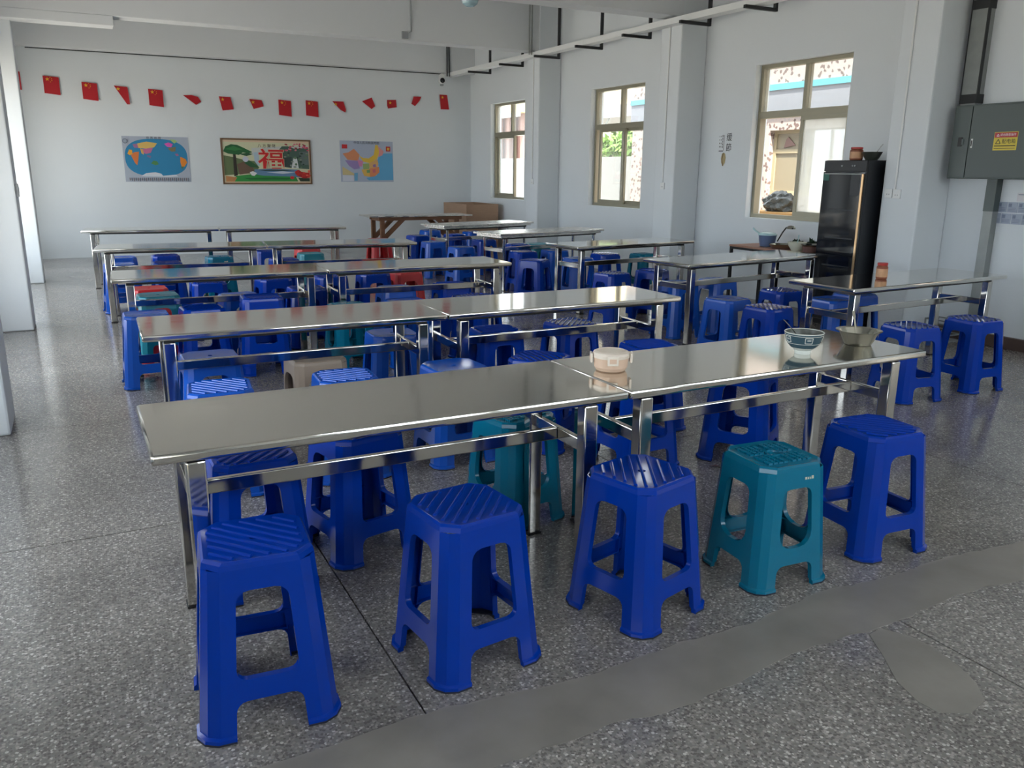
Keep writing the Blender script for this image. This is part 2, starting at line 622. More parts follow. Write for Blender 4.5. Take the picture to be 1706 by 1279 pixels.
def stool_meshes(kind, material, h=H, wt=0.150, wb=0.194, r_top=0.035, r_bot=0.03, za=0.435, s0=0.115, s1=0.178, strip=0.042, ct=0.045, cb=0.054, tread='ribs', stretchers=True):
    W = lambda z: wb + (wt - wb) * z / h
    c = lambda z: cb + (ct - cb) * z / h
    E = lambda z: W(z) - c(z) - strip

    def e(z):
        v = E(z)
        if not stretchers:
            lo = -1
        else:
            lo = s1
        if z >= lo:
            if z > za - r_top:
                q = min(1, (z - (za - r_top)) / r_top)
                v -= r_top * (1 - math.sqrt(max(0, 1 - q * q)))
            if stretchers and z < s1 + r_bot:
                q = min(1, ((s1 + r_bot) - z) / r_bot)
                v -= r_bot * (1 - math.sqrt(max(0, 1 - q * q)))
        elif z < s0 and z > s0 - 0.03:
            q = (z - (s0 - 0.03)) / 0.03
            v -= 0.03 * (1 - math.sqrt(max(0, 1 - q * q)))
        return v

    zs = [0, 0.016, 0.021]
    if stretchers:
        zs += [s0 - 0.03, s0 - 0.02, s0 - 0.01, s0 - 0.003, s0 - 0.0004, s0, s1 - 0.0006, s1]
        zs += [s1 + r_bot * k for k in (0.1, 0.3, 0.6, 1.0)]
    zs += [za - r_top * k for k in (1.0, 0.7, 0.45, 0.25, 0.1, 0.0)]
    leg = MB()
    fl = 0.020
    rings = []
    for z in zs:
        w = W(z) + (0.007 if z < 0.02 else 0)
        cc = c(z)
        ee = e(z)
        if abs(z - (s0 - 0.0004)) < 1e-6:
            ee = E(z) - 0.03
        elif stretchers and abs(z - s0) < 1e-6:
            ee = E(z)
        rings.append([(w - fl, ee, z), (w, ee, z), (w, w - cc, z), (w - cc * 0.36, w - cc * 0.36, z), (w - cc, w, z), (ee, w, z), (ee, w - fl, z)])
    vs_ = [p for rg in rings for p in rg]
    fs = []
    for i in range(len(rings) - 1):
        for k in range(6):
            fs.append((i * 7 + k, i * 7 + k + 1, (i + 1) * 7 + k + 1, (i + 1) * 7 + k))
    leg.add(vs_, fs)
    out = {'leg': solid(leg, 'leg', material, 0.0035, 25)}
    # dark worn foot under each leg
    w = W(0) + 0.007
    cc = c(0)
    ee = e(0)
    ft = MB().prism([(w - fl, ee), (w, ee), (w, w - cc), (w - cc * 0.36, w - cc * 0.36), (w - cc, w), (ee, w), (ee, w - fl), (w - cc - 0.012, w - fl), (w - fl, w - cc - 0.012)], 0.0, 0.006)
    out['foot'] = ft.mesh('foot', 'scuffed_rubber', 0)
    # apron: one side and the corner beside it
    ap = MB()
    zt = h - 0.022
    w0, c0, w1, c1 = W(za), c(za), W(zt), c(zt)
    ap.add([(w0 - fl, -(w0 - c0), za), (w0, -(w0 - c0), za), (w0, w0 - c0, za), (w0 - fl, w0 - c0, za),
            (w1, -(w1 - c1), zt), (w1, w1 - c1, zt), (w0 - c0 * .36, w0 - c0 * .36, za), (w1 - c1 * .36, w1 - c1 * .36, zt), (w0 - c0, w0, za), (w1 - c1, w1, zt)],
           [(0, 1, 2, 3), (1, 4, 5, 2), (2, 5, 7, 6), (6, 7, 9, 8)])
    out['apron'] = solid(ap, 'apron', material, 0.0035, 25)
    if stretchers:
        sr = MB()
        wa, wz = W(s0), W(s1)
        ea, ez = E(s0) + 0.001, E(s1) + 0.001
        sr.add([(wa - fl, -ea, s0), (wa, -ea, s0), (wa, ea, s0), (wa - fl, ea, s0), (wz, -ez, s1), (wz, ez, s1), (wz - fl, -ez, s1), (wz - fl, ez, s1)],
               [(0, 1, 2, 3), (1, 4, 5, 2), (4, 6, 7, 5)])
        out['stretcher'] = solid(sr, 'stretcher', material, 0.0035, 25)
    # seat with a finger hole
    st = MB()

    def oct_ring(w, cc, z):
        q = w - cc
        pts = []
        for (a, b) in (((w, -q), (w, q)), ((q, w), (-q, w)), ((-w, q), (-w, -q)), ((-q, -w), (q, -w))):
            pts += [(a[0], a[1], z), ((a[0] + b[0]) / 2, (a[1] + b[1]) / 2, z), (b[0], b[1], z)]
        return pts
    w1, c1 = W(zt), c(zt)
    rg = [oct_ring(w1, c1, zt), oct_ring(w1 - 0.003, c1, h - 0.007), oct_ring(w1 - 0.010, c1 - 0.001, h), oct_ring(w1 - 0.022, c1 - 0.004, h - 0.003)]
    nh = 12
    for rad, z in ((0.015, h - 0.002), (0.012, h - 0.004), (0.011, h - 0.02)):
        rg.append([(rad * math.cos(R(-45 + 360 / nh * k + 0)), rad * math.sin(R(-45 + 360 / nh * k)), z) for k in range(nh)])
    for ra, rb in zip(rg[:-1], rg[1:]):
        o = len(st.v)
        st.add(ra + rb, [(k, (k + 1) % nh, nh + (k + 1) % nh, nh + k) for k in range(nh)])
    out['seat'] = solid(st, 'seat', material, 0.003, 30)
    tr = MB()
    q = w1 - 0.026
    if tread == 'ribs':
        lim = q * 2 - c1 + 0.01
        for i in range(-5, 6):
            off = i * 0.034
            # line x - y = off*sqrt2 along the (1,1) diagonal, clipped to the octagon
            pts = []
            for s in [j / 200 for j in range(-200, 201)]:
                x = s * 0.22 + off * 0.7071
                y = s * 0.22 - off * 0.7071
                if abs(x) < q and abs(y) < q and abs(x) + abs(y) < lim:
                    pts.append((x, y))
            if len(pts) > 8:
                a, b = pts[0], pts[-1]
                tr.tube([(a[0], a[1], h - 0.002), (b[0], b[1], h - 0.002)], 0.006, 8)
    elif tread == 'grid':
        for sx in (-1, 1):
            for sy in (-1, 1):
                for i in range(4):
                    for j in range(7):
                        x = sx * (0.020 + 0.024 * i)
                        y = sy * (0.014 + 0.0135 * j)
                        if abs(x) + abs(y) > 1.62 * q or math.hypot(x, y) < 0.034:
                            continue
                        tr.box(x - 0.009, x + 0.009, y - 0.0045, y + 0.0045, h - 0.005, h + 0.004)
        pr = [(0.022, h - 0.003), (0.024, h + 0.005), (0.030, h + 0.005), (0.032, h - 0.003)]
        tr.lathe(pr, 16, close=False)
    if tr.v:
        out['seat_tread'] = tr.mesh('seat_tread', material, 30)
    return out


KINDS = {
    'ribbed': stool_meshes('ribbed', 'blue_plastic'),
    'light': stool_meshes('light', 'glare_lit_blue_plastic', tread='none', r_top=0.03),  # plain blue stool, glare brightening put into its colour
    'pale': stool_meshes('pale', 'glare_lit_blue_plastic', tread='ribs'),  # ribbed blue stool in the same glare-brightened colour
    'teal': stool_meshes('teal', 'teal_plastic', h=0.49, tread='grid', r_bot=0.062, r_top=0.03, za=0.40, s0=0.10, s1=0.165, cb=0.048, wb=0.180, wt=0.147),
    'aqua': stool_meshes('aqua', 'aqua_plastic', h=0.49, tread='none', r_bot=0.05, za=0.40),
    'red': stool_meshes('red', 'red_plastic', h=0.49, tread='none', r_bot=0.04, za=0.40),
    'beige': stool_meshes('beige', 'beige_plastic', h=0.47, tread='none', r_top=0.066, za=0.385, stretchers=False, wt=0.155, wb=0.175, strip=0.02),
}
# printed maker's mark on the teal stools
mk = MB().box(-0.022, 0.022, -0.0005, 0.0006, -0.006, 0.006)
mk.box(-0.020, -0.012, -0.0012, 0.0, -0.004, 0.005, 1)
mk.box(-0.008, -0.002, -0.0012, 0.0, -0.004, 0.003, 1)
mk.box(0.002, 0.007, -0.0012, 0.0, -0.004, 0.003, 1)
mk.box(0.011, 0.020, -0.0012, 0.0, -0.004, 0.008, 1)
mat('mark_ground', srgb(60, 130, 140), 0.5)
mat('mark_ink', srgb(205, 200, 180), 0.5)
MARK = mk.mesh('makers_mark', ['mark_ground', 'mark_ink'], 0)


def stool(kind, x, y, rz, label, group, z=0.0):
    root = thing('plastic_stool', label, 'stool', (x, y, z), rz, group)
    ms = KINDS[kind]
    seat = link('seat', ms['seat'], root)
    if 'seat_tread' in ms:
        link('seat_tread', ms['seat_tread'], seat)
    for k in range(4):
        lg = link('leg', ms['leg'], root)
        lg.rotation_euler.z = k * math.pi / 2
        if 'foot' in ms and z == 0:
            link('foot', ms['foot'], lg)
        a = link('apron', ms['apron'], root)
        a.rotation_euler.z = k * math.pi / 2
        if 'stretcher' in ms:
            s = link('stretcher', ms['stretcher'], root)
            s.rotation_euler.z = k * math.pi / 2
    if kind == 'teal':
        for sgn in (1,):
            m = link('makers_mark', MARK, root)
            m.location = (0.05, -0.1528, 0.436)
            m.rotation_euler.x = R(-4)
    return root


G1, G2, G3, G4, G5 = 'stools at the nearest table row', 'stools at the second table row', 'stools at the third table row', 'stools at the two farthest table rows', 'stools at the single tables by the window wall'
STOOLS = [
    # nearest row, camera side
    ('ribbed', 0.355, 2.285, 85, 'deep blue stool with slanting seat ribs, leftmost in the foreground', G1),
    ('ribbed', 1.00, 2.245, 7, 'deep blue ribbed stool second from left in the foreground, small hole in seat', G1),
    ('ribbed', 1.685, 2.24, 15, 'deep blue ribbed stool in the foreground just left of the teal stool', G1),
    ('teal', 2.305, 2.235, -4, 'teal stool with a studded grid seat in the foreground', G1),
    ('ribbed', 2.90, 2.25, 86, 'deep blue ribbed stool rightmost in the foreground, beside the teal stool', G1),
    # nearest row, far side
    ('ribbed', 0.48, 3.06, 2, 'blue stool half under the left end of the nearest table, behind the leftmost foreground stool', G1),
    ('ribbed', 0.925, 3.17, 13, 'blue stool pushed under the nearest table from behind, second from left', G1),
    ('teal', 1.66, 3.17, 10, 'teal stool behind the nearest table legs, printed mark under its seat', G1),
    ('ribbed', 2.58, 3.52, 4, 'blue stool behind the table legs where the two nearest tables meet', G1),
    ('ribbed', 3.18, 3.34, 33, 'blue stool behind the nearest table, under the patterned bowl', G1),
    # second row, camera side
    ('pale', 0.53, 4.10, 84, 'bright blue ribbed stool in front of the second row, leftmost', G2),
    ('pale', 1.14, 4.06, 86, 'bright blue ribbed stool in front of the second row, second from left', G2),
    ('light', 1.735, 4.03, 3, 'plain glare-lit blue stool in front of the second row, third from left', G2),
    ('ribbed', 2.265, 4.02, 40, 'blue stool with glaring white seat ribs behind the lunch box', G2),
    ('ribbed', 3.05, 4.04, 84, 'blue ribbed stool in front of the second row, rightmost', G2),
    # second row, far side
    ('light', 0.585, 4.83, 0, 'plain glare-lit blue stool with a small hole, under the left end of the second row', G2),
    ('beige', 1.165, 4.78, 3, 'beige stool with arched sides under the second table row', G2),
    ('light', 1.74, 5.05, -3, 'glare-lit blue stool under the second row where its two tables meet', G2),
    ('ribbed', 2.41, 4.88, 87, 'blue stool with sunlit ribs under the right-hand table of the second row', G2),
    ('ribbed', 3.00, 4.90, 5, 'blue stool under the right end of the second table row', G2),
    # third row, camera side
    ('light', 0.37, 6.48, 0, 'glare-lit blue stool at the left end of the third row, beside the aisle', G3),
    ('ribbed', 0.77, 6.60, 3, 'deep blue stool in front of the third row, second from the aisle', G3),
    ('ribbed', 1.20, 6.52, -4, 'lower stool of the stacked blue pair in front of the third row', G3),
    ('ribbed', 1.20, 6.52, -4, 'upper stool of the stacked blue pair in front of the third row', G3, 0.07),
    ('teal', 1.87, 6.46, 6, 'teal stool in front of the middle of the third row', G3),
    ('light', 2.30, 6.30, 3, 'glare-lit blue stool in front of the third row, second from its right end', G3),
    ('ribbed', 2.93, 6.29, 30, 'blue stool with striped glare in front of the right end of the third row', G3),
    # third row, far side
    ('red', 0.51, 7.14, 2, 'red stool under the teal one, left end of the third row', G3),
    ('aqua', 0.51, 7.14, 2, 'teal blue stool stacked on a red one, left end of the third row', G3, 0.07),
    ('light', 1.14, 7.16, 4, 'glare-lit blue stool under the third row, right of the stacked teal stool', G3),
    ('ribbed', 1.75, 7.36, 0, 'deep blue stool under the third row where its two tables meet', G3),
    ('light', 2.48, 7.06, -2, 'glare-lit blue stool under the right-hand table of the third row', G3),
    ('ribbed', 3.04, 7.09, 88, 'blue stool with sunlit slanting ribs under the right end of the third row', G3),
    # fourth row
    ('red', 0.51, 8.10, 2, 'bright red stool in front of the left end of the fourth row', G4),
    ('ribbed', 1.02, 8.12, 0, 'deep blue stool right of the bright red stool, third table aisle', G4),
    ('ribbed', 1.62, 8.14, 4, 'deep blue stool in front of the fourth row, third from left', G4),
    ('ribbed', 2.16, 8.10, 2, 'deep blue stool in front of the fourth row, fourth from left', G4),
    ('ribbed', 2.62, 8.14, -4, 'deep blue stool in front of the fourth row, left of the low red stool', G4),
    ('red', 3.06, 8.40, 2, 'dark red stool in front of the right end of the fourth row', G4),
    ('light', 0.36, 10.0, 4, 'glare-lit blue stool at the left end of the fourth row, beside the aisle', G4),
    ('ribbed', 0.84, 9.98, 0, 'deep blue stool behind the fourth row, second from left', G4),
    ('ribbed', 2.10, 9.86, 3, 'deep blue stool behind the middle of the fourth row', G4),
    # fifth row
    ('light', 0.42, 10.75, 2, 'glare-lit blue stool in front of the farthest row, leftmost', G4),
    ('ribbed', 0.90, 10.80, 0, 'deep blue stool in front of the farthest row, second from left', G4),
    ('teal', 1.50, 10.72, 3, 'teal stool in front of the farthest row, third from left', G4),
    ('ribbed', 2.12, 10.95, 2, 'deep blue stool in front of the farthest row, fourth from left', G4),
    ('aqua', 2.62, 10.70, -3, 'blue green stool in front of the farthest row, its rightmost', G4),
    ('red', 2.74, 11.35, 0, 'red stool behind the blue green stool at the farthest row', G4),
    ('red', 4.16, 12.55, 4, 'dark red stool standing alone left of the trestle table', G4),
    # by the window wall, far end to near end
    ('light', 5.44, 13.62, 3, 'glare-lit blue stool in front of the wooden trestle table', G5),
    ('ribbed', 4.82, 12.60, 6, 'deep blue stool left of the farthest single table, in front of the trestle', G5),
    ('ribbed', 5.47, 12.62, 0, 'deep blue stool behind the farthest single table, nearer its left leg', G5),
    ('light', 6.00, 13.05, 3, 'bright blue stool behind the farthest single table, by the big box', G5),
    ('light', 4.61, 11.42, 0, 'glare-lit blue stool beside the left leg of the farthest single table', G5),
    ('ribbed', 5.47, 11.50, 6, 'blue stool with a bright seat in front of the farthest single table', G5),
    ('light', 4.66, 10.52, 5, 'glare-lit blue stool left of the second farthest single table', G5),
    ('ribbed', 5.58, 10.60, -3, 'blue stool with a white glaring seat behind the second farthest single table', G5),
    ('aqua', 6.06, 10.88, 2, 'turquoise stool behind the second farthest single table', G5),
    ('ribbed', 5.13, 9.60, 4, 'blue stool with dappled glare under the second farthest single table', G5),
    ('light', 5.62, 9.62, -4, 'glare-lit blue stool in front of the second farthest single table', G5),
    ('ribbed', 4.76, 8.62, 36, 'blue stool with zebra glare on its seat, left of the middle single table', G5),
    ('light', 5.37, 8.62, 0, 'glare-lit blue stool behind the left half of the middle single table', G5),
    ('ribbed', 5.98, 8.95, 4, 'deep blue stool behind the right half of the middle single table', G5),
    ('teal', 6.62, 9.00, 4, 'teal stool behind the right end of the middle single table', G5),
    ('ribbed', 4.90, 7.19, 8, 'blue stool with a flat white glare in front of the middle single table', G5),
    ('ribbed', 5.45, 7.24, 35, 'blue stool with striped glare in front of the right half of the middle single table', G5),
    ('light', 5.07, 6.32, 2, 'glare-lit blue stool behind the left legs of the second nearest single table', G5),
    ('light', 5.56, 6.33, 6, 'glare-lit blue stool with rounded openings behind the second nearest single table', G5),
    ('light', 4.79, 5.30, 8, 'glare-lit blue stool in front of the left half of the second nearest single table', G5),
    ('ribbed', 5.60, 5.50, -4, 'blue stool with a scuffed white seat in front of the second nearest single table', G5),
    ('ribbed', 4.79, 4.83, 6, 'blue stool with a white glaring seat left of the nearest single table', G5),
    ('light', 5.60, 4.92, 0, 'glare-lit blue stool behind the nearest single table, nearer its left legs', G5),
    ('light', 6.02, 5.05, 3, 'glare-lit blue stool behind the nearest single table, nearer the fridge', G5),
    ('ribbed', 5.12, 3.79, -8, 'deep blue stool in front of the nearest single table, the left one of two', G5),
    ('ribbed', 5.80, 3.78, -4, 'deep blue stool in front of the nearest single table, the right one of two', G5),
]
for s in STOOLS:
    stool(*s)

# ================================================================== TABLES


def table(label, fl, fr, w=0.60, h=0.75, kind='tube', group='steel dining tables'):
    fl = Vector((*fl, 0))
    fr = Vector((*fr, 0))
    L = (fr - fl).length
    ang = math.degrees(math.atan2(fr.y - fl.y, fr.x - fl.x))
    root = thing('dining_table', label, 'table', fl, ang, group)
    t = MB()
    if kind == 'tube':
        t.box(0, L, 0, w, h - 0.032, h, bev=0.009)
        t.build('tabletop', 'steel_top', root)
    else:
        t.box(0, L, 0, w, h - 0.028, h, bev=0.006)
        t.box(0.035, L - 0.035, 0.035, w - 0.035, h - 0.055, h - 0.028)
        t.build('tabletop', 'steel_old', root)
    zt = h - 0.032 if kind == 'tube' else h - 0.055
    u = MB()
    for y in (0.09, w - 0.09):
        u.box(0.10, L - 0.10, y - 0.02, y + 0.02, zt - 0.022, zt)
    for x in (0.12, L - 0.12):
        u.box(x - 0.02, x + 0.02, 0.11, w - 0.11, zt - 0.022, zt)
    u.build('support_frame', 'dark_metal', root, 0)
    s = 0.029 if kind == 'tube' else 0.019
    ix, iy = 0.125, 0.088
    for x in (ix, L - ix):
        for y in (iy, w - iy):
            lg = MB()
            if kind == 'tube':
                lg.box(x - s, x + s, y - s, y + s, 0.008, zt - 0.022, bev=0.006)
                lo = lg.build('leg', 'steel_tube', root)
            else:
                lg.tube([(x, y, 0.008), (x, y, zt - 0.022)], s, 12)
                lo = lg.build('leg', 'steel_tube', root)
            MB().box(x - s - 0.002, x + s + 0.002, y - s - 0.002, y + s + 0.002, 0, 0.01).build('foot_cap', 'black_matt', lo, 0)
        MB().box(x - 0.0125, x + 0.0125, iy + s, w - iy - s, 0.50, 0.55, bev=0.004).build('end_rail', 'steel_tube', root)
    MB().box(ix + 0.0125, L - ix - 0.0125, w / 2 - 0.0125, w / 2 + 0.0125, 0.50, 0.55, bev=0.004).build('stretcher', 'steel_tube', root)
    return root


table('long stainless steel table nearest the camera, left half of the front row', (0.112, 2.437), (1.760, 2.437))
table('stainless steel table with lunch box and bowls, right half of the front row', (1.766, 2.437), (3.452, 2.455))
table('stainless steel table of the second row reflecting red flags, left half', (0.217, 4.315), (1.810, 4.28))
table('stainless steel table of the second row with bright window reflections, right half', (1.816, 4.28), (3.48, 4.29))
table('pale steel table, left half of the third row', (0.169, 6.655), (1.750, 6.60))
table('pale steel table, right half of the third row', (1.756, 6.60), (3.40, 6.565))
table('steel table, left half of the fourth row, second from the far wall', (0.10, 9.20), (1.75, 9.02))
table('steel table reflecting the framed picture, right half of the fourth row', (1.756, 9.02), (3.375, 8.84))
table('steel table before the far wall, under the world map', (0.025, 11.96), (1.672, 11.76))
table('steel table before the far wall, under the framed picture', (1.678, 11.76), (3.355, 11.56))
table('steel table with a red-lidded jar on it, nearest single table by the window wall', (4.83, 4.06), (6.72, 4.15))
table('steel table reflecting the sky, beside the black fridge', (4.76, 5.79), (6.68, 6.01))
table('steel table in the middle of the single tables along the window wall', (4.755, 7.65), (6.505, 7.84))
table('old steel table with thin round legs, second farthest along the window wall', (4.79, 9.58), (6.605, 9.93), kind='old')
table('old thick-edged steel table with thin round legs, in front of the big brown box', (4.75, 11.35), (6.47, 11.75), kind='old')

# wooden trestle table
t = thing('trestle_table', 'low grey-topped table on brown wooden trestle legs with diagonal braces', 'table', (4.50, 14.05, 0), 0)
MB().box(0, 1.95, 0, 0.62, 0.725, 0.75, bev=0.004).build('tabletop', 'steel_old', t)
for x, d in ((0.24, 1), (1.66, -1)):
    for y in (0.06, 0.56):
        MB().box(x - 0.035, x + 0.035, y - 0.035, y + 0.035, 0, 0.66).build('leg', 'brown_wood', t, 0)
        MB().bar((x + d * 0.03, y, 0.36), (x + d * 0.40, y, 0.70), 0.06, 0.07).build('brace', 'brown_wood', t, 0)
    MB().box(x - 0.035, x + 0.035, 0.03, 0.59, 0.655, 0.725).build('cross_beam', 'brown_wood', t, 0)
for y in (0.06, 0.56):
    MB().box(0.18, 1.75, y - 0.025, y + 0.025, 0.665, 0.724).build('side_rail', 'brown_wood', t, 0)

# big brown box in the corner
b = thing('storage_box', 'tall open brown board box standing in the far corner by the window', 'box', (6.63, 14.72, 0))
zb = 0.90
MB().box(0, 0.68, 0, 0.018, 0, zb).build('front_panel', 'board_wood', b, 0)
MB().box(0, 0.68, 1.10, 1.118, 0, zb).build('back_panel', 'board_wood', b, 0)
MB().box(0, 0.018, 0.018, 1.10, 0, zb).build('side_panel', 'board_wood', b, 0)
MB().box(0.662, 0.68, 0.018, 1.10, 0, zb).build('side_panel', 'board_wood', b, 0)
MB().box(0.018, 0.662, 0.018, 1.10, 0.0, 0.02).build('bottom_panel', 'board_wood', b, 0)

# ================================================================== THINGS ON THE TABLES
mat('lunch_pink', srgb(222, 190, 164), 0.35)
mat('lunch_lid', srgb(228, 214, 198), 0.3)
mat('lunch_clip', srgb(236, 224, 208), 0.35)
ZT = 0.7505
lb = thing('lunch_box', 'round peach plastic lunch box with pale lid and side clips on the nearest table', 'lunch box', (1.895, 2.765, ZT), -28)
MB().lathe([(0.058, 0), (0.066, 0.004), (0.074, 0.018), (0.077, 0.050), (0.0775, 0.058)], 40).build('body', 'lunch_pink', lb)
MB().lathe([(0.0775, 0.0585), (0.082, 0.060), (0.083, 0.072), (0.078, 0.082), (0.066, 0.087), (0.062, 0.084), (0.0, 0.085)], 40).build('lid', 'lunch_lid', lb)
for k in range(4):
    cl = MB().box(-0.024, 0.024, -0.0925, -0.082, 0.036, 0.078, bev=0.003).build('clip', 'lunch_clip', lb)
    cl.rotation_euler.z = k * math.pi / 2
    MB().box(-0.015, 0.015, -0.0935, -0.0915, 0.046, 0.066).build('clip_window', 'lunch_pink', cl, 0)

mat('bowl_blue', srgb(58, 84, 96), 0.25)
mat('bowl_white', srgb(214, 218, 210), 0.25)
bw = thing('rice_bowl', 'dark blue patterned porcelain bowl with white foot on the nearest table', 'bowl', (2.87, 2.66, ZT), 0)
MB().lathe([(0.030, 0), (0.032, 0.0), (0.034, 0.012), (0.032, 0.016), (0.040, 0.020), (0.052, 0.030)], 40).build('foot', 'bowl_white', bw)
MB().lathe([(0.052, 0.030), (0.066, 0.046), (0.074, 0.066), (0.078, 0.088), (0.080, 0.092)], 40, close=False).build('glazed_band', 'bowl_blue', bw)
MB().lathe([(0.080, 0.092), (0.081, 0.095), (0.079, 0.0965), (0.0765, 0.094)], 40, close=False).build('rim', 'bowl_white', bw)
mat('bowl_inside', srgb(84, 86, 78), 0.35)
MB().lathe([(0.0765, 0.094), (0.072, 0.066), (0.060, 0.042), (0.035, 0.027), (0.0, 0.026)], 40, close=False).build('inside', 'bowl_inside', bw)
# white key-fret and ring motifs
for k in range(5):
    a0 = R(-120 + 72 * k)
    mo = MB()

    def P(da, z, off=0.0015):
        r = 0.066 + (z - 0.046) / 0.042 * 0.012 + off
        return (r * math.cos(a0 + da), r * math.sin(a0 + da), z)
    if k % 2 == 0:
        path = [P(-0.20, 0.056), P(-0.20, 0.080), P(0.20, 0.080), P(0.20, 0.056), P(-0.20, 0.056)]
        mo.tube([P(-0.20, 0.056), P(-0.20, 0.080)], 0.0014, 5)
        mo.tube([P(-0.20, 0.080), P(0, 0.080), P(0.20, 0.080)], 0.0014, 5)
        mo.tube([P(0.20, 0.080), P(0.20, 0.056)], 0.0014, 5)
        mo.tube([P(0.20, 0.056), P(0, 0.056), P(-0.20, 0.056)], 0.0014, 5)
        mo.tube([P(-0.10, 0.068), P(0.0, 0.068), P(0.12, 0.068)], 0.0014, 5)
        mo.tube([P(-0.10, 0.072), P(0.0, 0.072), P(0.12, 0.072)], 0.0012, 5)
    else:
        mo.tube([P(0.17 * math.cos(R(q)), 0.068 + 0.012 * math.sin(R(q))) for q in range(0, 361, 30)], 0.0014, 5)
        mo.tube([P(0.05 * math.cos(R(q)), 0.066 + 0.004 * math.sin(R(q))) for q in range(0, 361, 60)], 0.0012, 5)
    mo.build('motif', 'bowl_white', bw)
for z in (0.050, 0.085):
    r = 0.066 + (z - 0.046) / 0.042 * 0.012 + 0.001
    MB().tube([(r * math.cos(R(q)), r * math.sin(R(q)), z) for q in range(0, 361, 12)], 0.0010, 5, cap=False).build('white_line', 'bowl_white', bw)


bw.scale = (1.08, 1.08, 1.05)
lb.scale = (0.93, 0.93, 0.95)


def spoon(label, loc, rz, tilt, mtl, group='spoons left in bowls'):
    """bowl of the spoon at the origin, handle rising along +x"""
    root = thing('spoon', label, 'spoon', loc, rz, group)
    sp = MB()
    n = 12
    rings = []
    for s, dz in ((1.0, 0.004), (0.7, 0.0), (0.35, -0.003)):
        rings.append([(0.026 * s * math.cos(2 * math.pi * k / n), 0.018 * s * math.sin(2 * math.pi * k / n), dz) for k in range(n)])
    fs = [(i * n + k, i * n + (k + 1) % n, (i + 1) * n + (k + 1) % n, (i + 1) * n + k) for i in range(2) for k in range(n)] + [tuple(2 * n + k for k in range(n))]
    me = MB().add([p for rg in rings for p in rg], fs)
    so = link('spoon_bowl', solid(me, 'spoon_bowl', mtl, 0.0012), root)
    ho = MB().bar((0.020, 0, 0.005), (0.12, 0, 0.020), 0.008, 0.0025).bar((0.12, 0, 0.020), (0.155, 0, 0.022), 0.013, 0.0025).build('handle', mtl, root)
    for o in (so, ho):
        o.rotation_euler.y = R(-tilt)
    return root


spoon('steel spoon standing in the blue patterned bowl', (2.872, 2.655, ZT + 0.038), 155, 40, 'steel_dish')

mb_ = thing('steel_bowl', 'plain flared stainless steel bowl on the nearest table, right end', 'bowl', (3.275, 2.70, ZT))
MB().lathe([(0.048, 0), (0.052, 0.001), (0.062, 0.020), (0.072, 0.045), (0.078, 0.056), (0.090, 0.060), (0.091, 0.062), (0.078, 0.059), (0.070, 0.045), (0.058, 0.018), (0.046, 0.004), (0.0, 0.003)], 40, close=False).build('bowl_body', 'steel_dish', mb_)
mb_.scale = (1.16, 1.16, 1.12)
spoon('steel spoon leaning in the plain steel bowl', (3.272, 2.705, ZT + 0.012), 62, 52, 'steel_dish')

mat('jar_glass', (0.9, 0.85, 0.8), 0.04, trans=0.9)
mat('jar_contents', srgb(136, 74, 48), 0.5, noise=(25, 0.5, (1, 1, 1)))
mat('lid_red', (0.42, 0.03, 0.025), 0.4)
mat('jar_label', srgb(196, 150, 112), 0.5, noise=(18, 0.35, (1, 1, 1)))


def jar(label, loc, r, h, group):
    root = thing('sauce_jar', label, 'jar', loc, 20, group)
    MB().lathe([(r * 0.86, 0), (r * 0.96, 0.004), (r, 0.012), (r, h * 0.74), (r * 0.82, h * 0.84), (r * 0.80, h * 0.86)], 28).build('jar_body', 'jar_contents', root)
    MB().lathe([(r + 0.0008, h * 0.14), (r + 0.0012, h * 0.16), (r + 0.0012, h * 0.62), (r + 0.0008, h * 0.64)], 28, close=False).build('paper_label', 'jar_label', root)
    MB().lathe([(r * 0.90, h * 0.85), (r * 0.92, h * 0.87), (r * 0.92, h * 0.98), (r * 0.88, h), (0, h)], 28, close=False).build('lid', 'lid_red', root)
    return root


jar('brown sauce jar with a red lid standing on the nearest single table', (5.517, 4.40, ZT), 0.042, 0.125, 'red-lidded jars')

# ================================================================== FRIDGE AND WHAT STANDS ON IT
fx, fy0, fy1, fz = 6.85, 5.78, 6.31, 1.67
fr = thing('display_fridge', 'tall black glass-door cabinet fridge against the window wall', 'fridge', (fx, fy0, 0))
fd, fw_ = 0.55, fy1 - fy0
MB().box(0.03, fd, 0, fw_, 0.05, fz, bev=0.006).build('cabinet', 'fridge_side', fr)
MB().box(0.005, 0.03, 0.004, fw_ - 0.004, fz - 0.11, fz - 0.004, bev=0.004).build('control_strip', 'dark_metal', fr)
dr = MB().box(0.0, 0.03, 0.006, fw_ - 0.006, 0.16, fz - 0.115, bev=0.003).build('glass_door', 'black_gloss', fr)
MB().box(-0.012, 0.0, 0.012, 0.038, 0.17, fz - 0.13, bev=0.003).build('door_handle', 'gold_trim', dr)
MB().box(-0.002, 0.0, 0.046, fw_ - 0.02, fz - 0.138, fz - 0.128).build('door_edge', 'galvanised', dr, 0)
mat('fridge_sticker', srgb(30, 96, 84), 0.5)
mat('fridge_print', srgb(34, 38, 42), 0.5)
MB().box(-0.0015, 0.0, fw_ - 0.085, fw_ - 0.012, fz - 0.20, fz - 0.13).build('green_sticker', 'fridge_sticker', dr, 0)
MB().box(-0.0015, 0.0, 0.06, 0.17, fz - 0.34, fz - 0.14).build('grey_sticker', 'fridge_print', dr, 0)
for z in (0.62, 0.90, 1.18):
    MB().box(-0.0012, 0.0, 0.08, fw_ - 0.10, z, z + 0.012).build('shelf_edge', 'fridge_print', dr, 0)
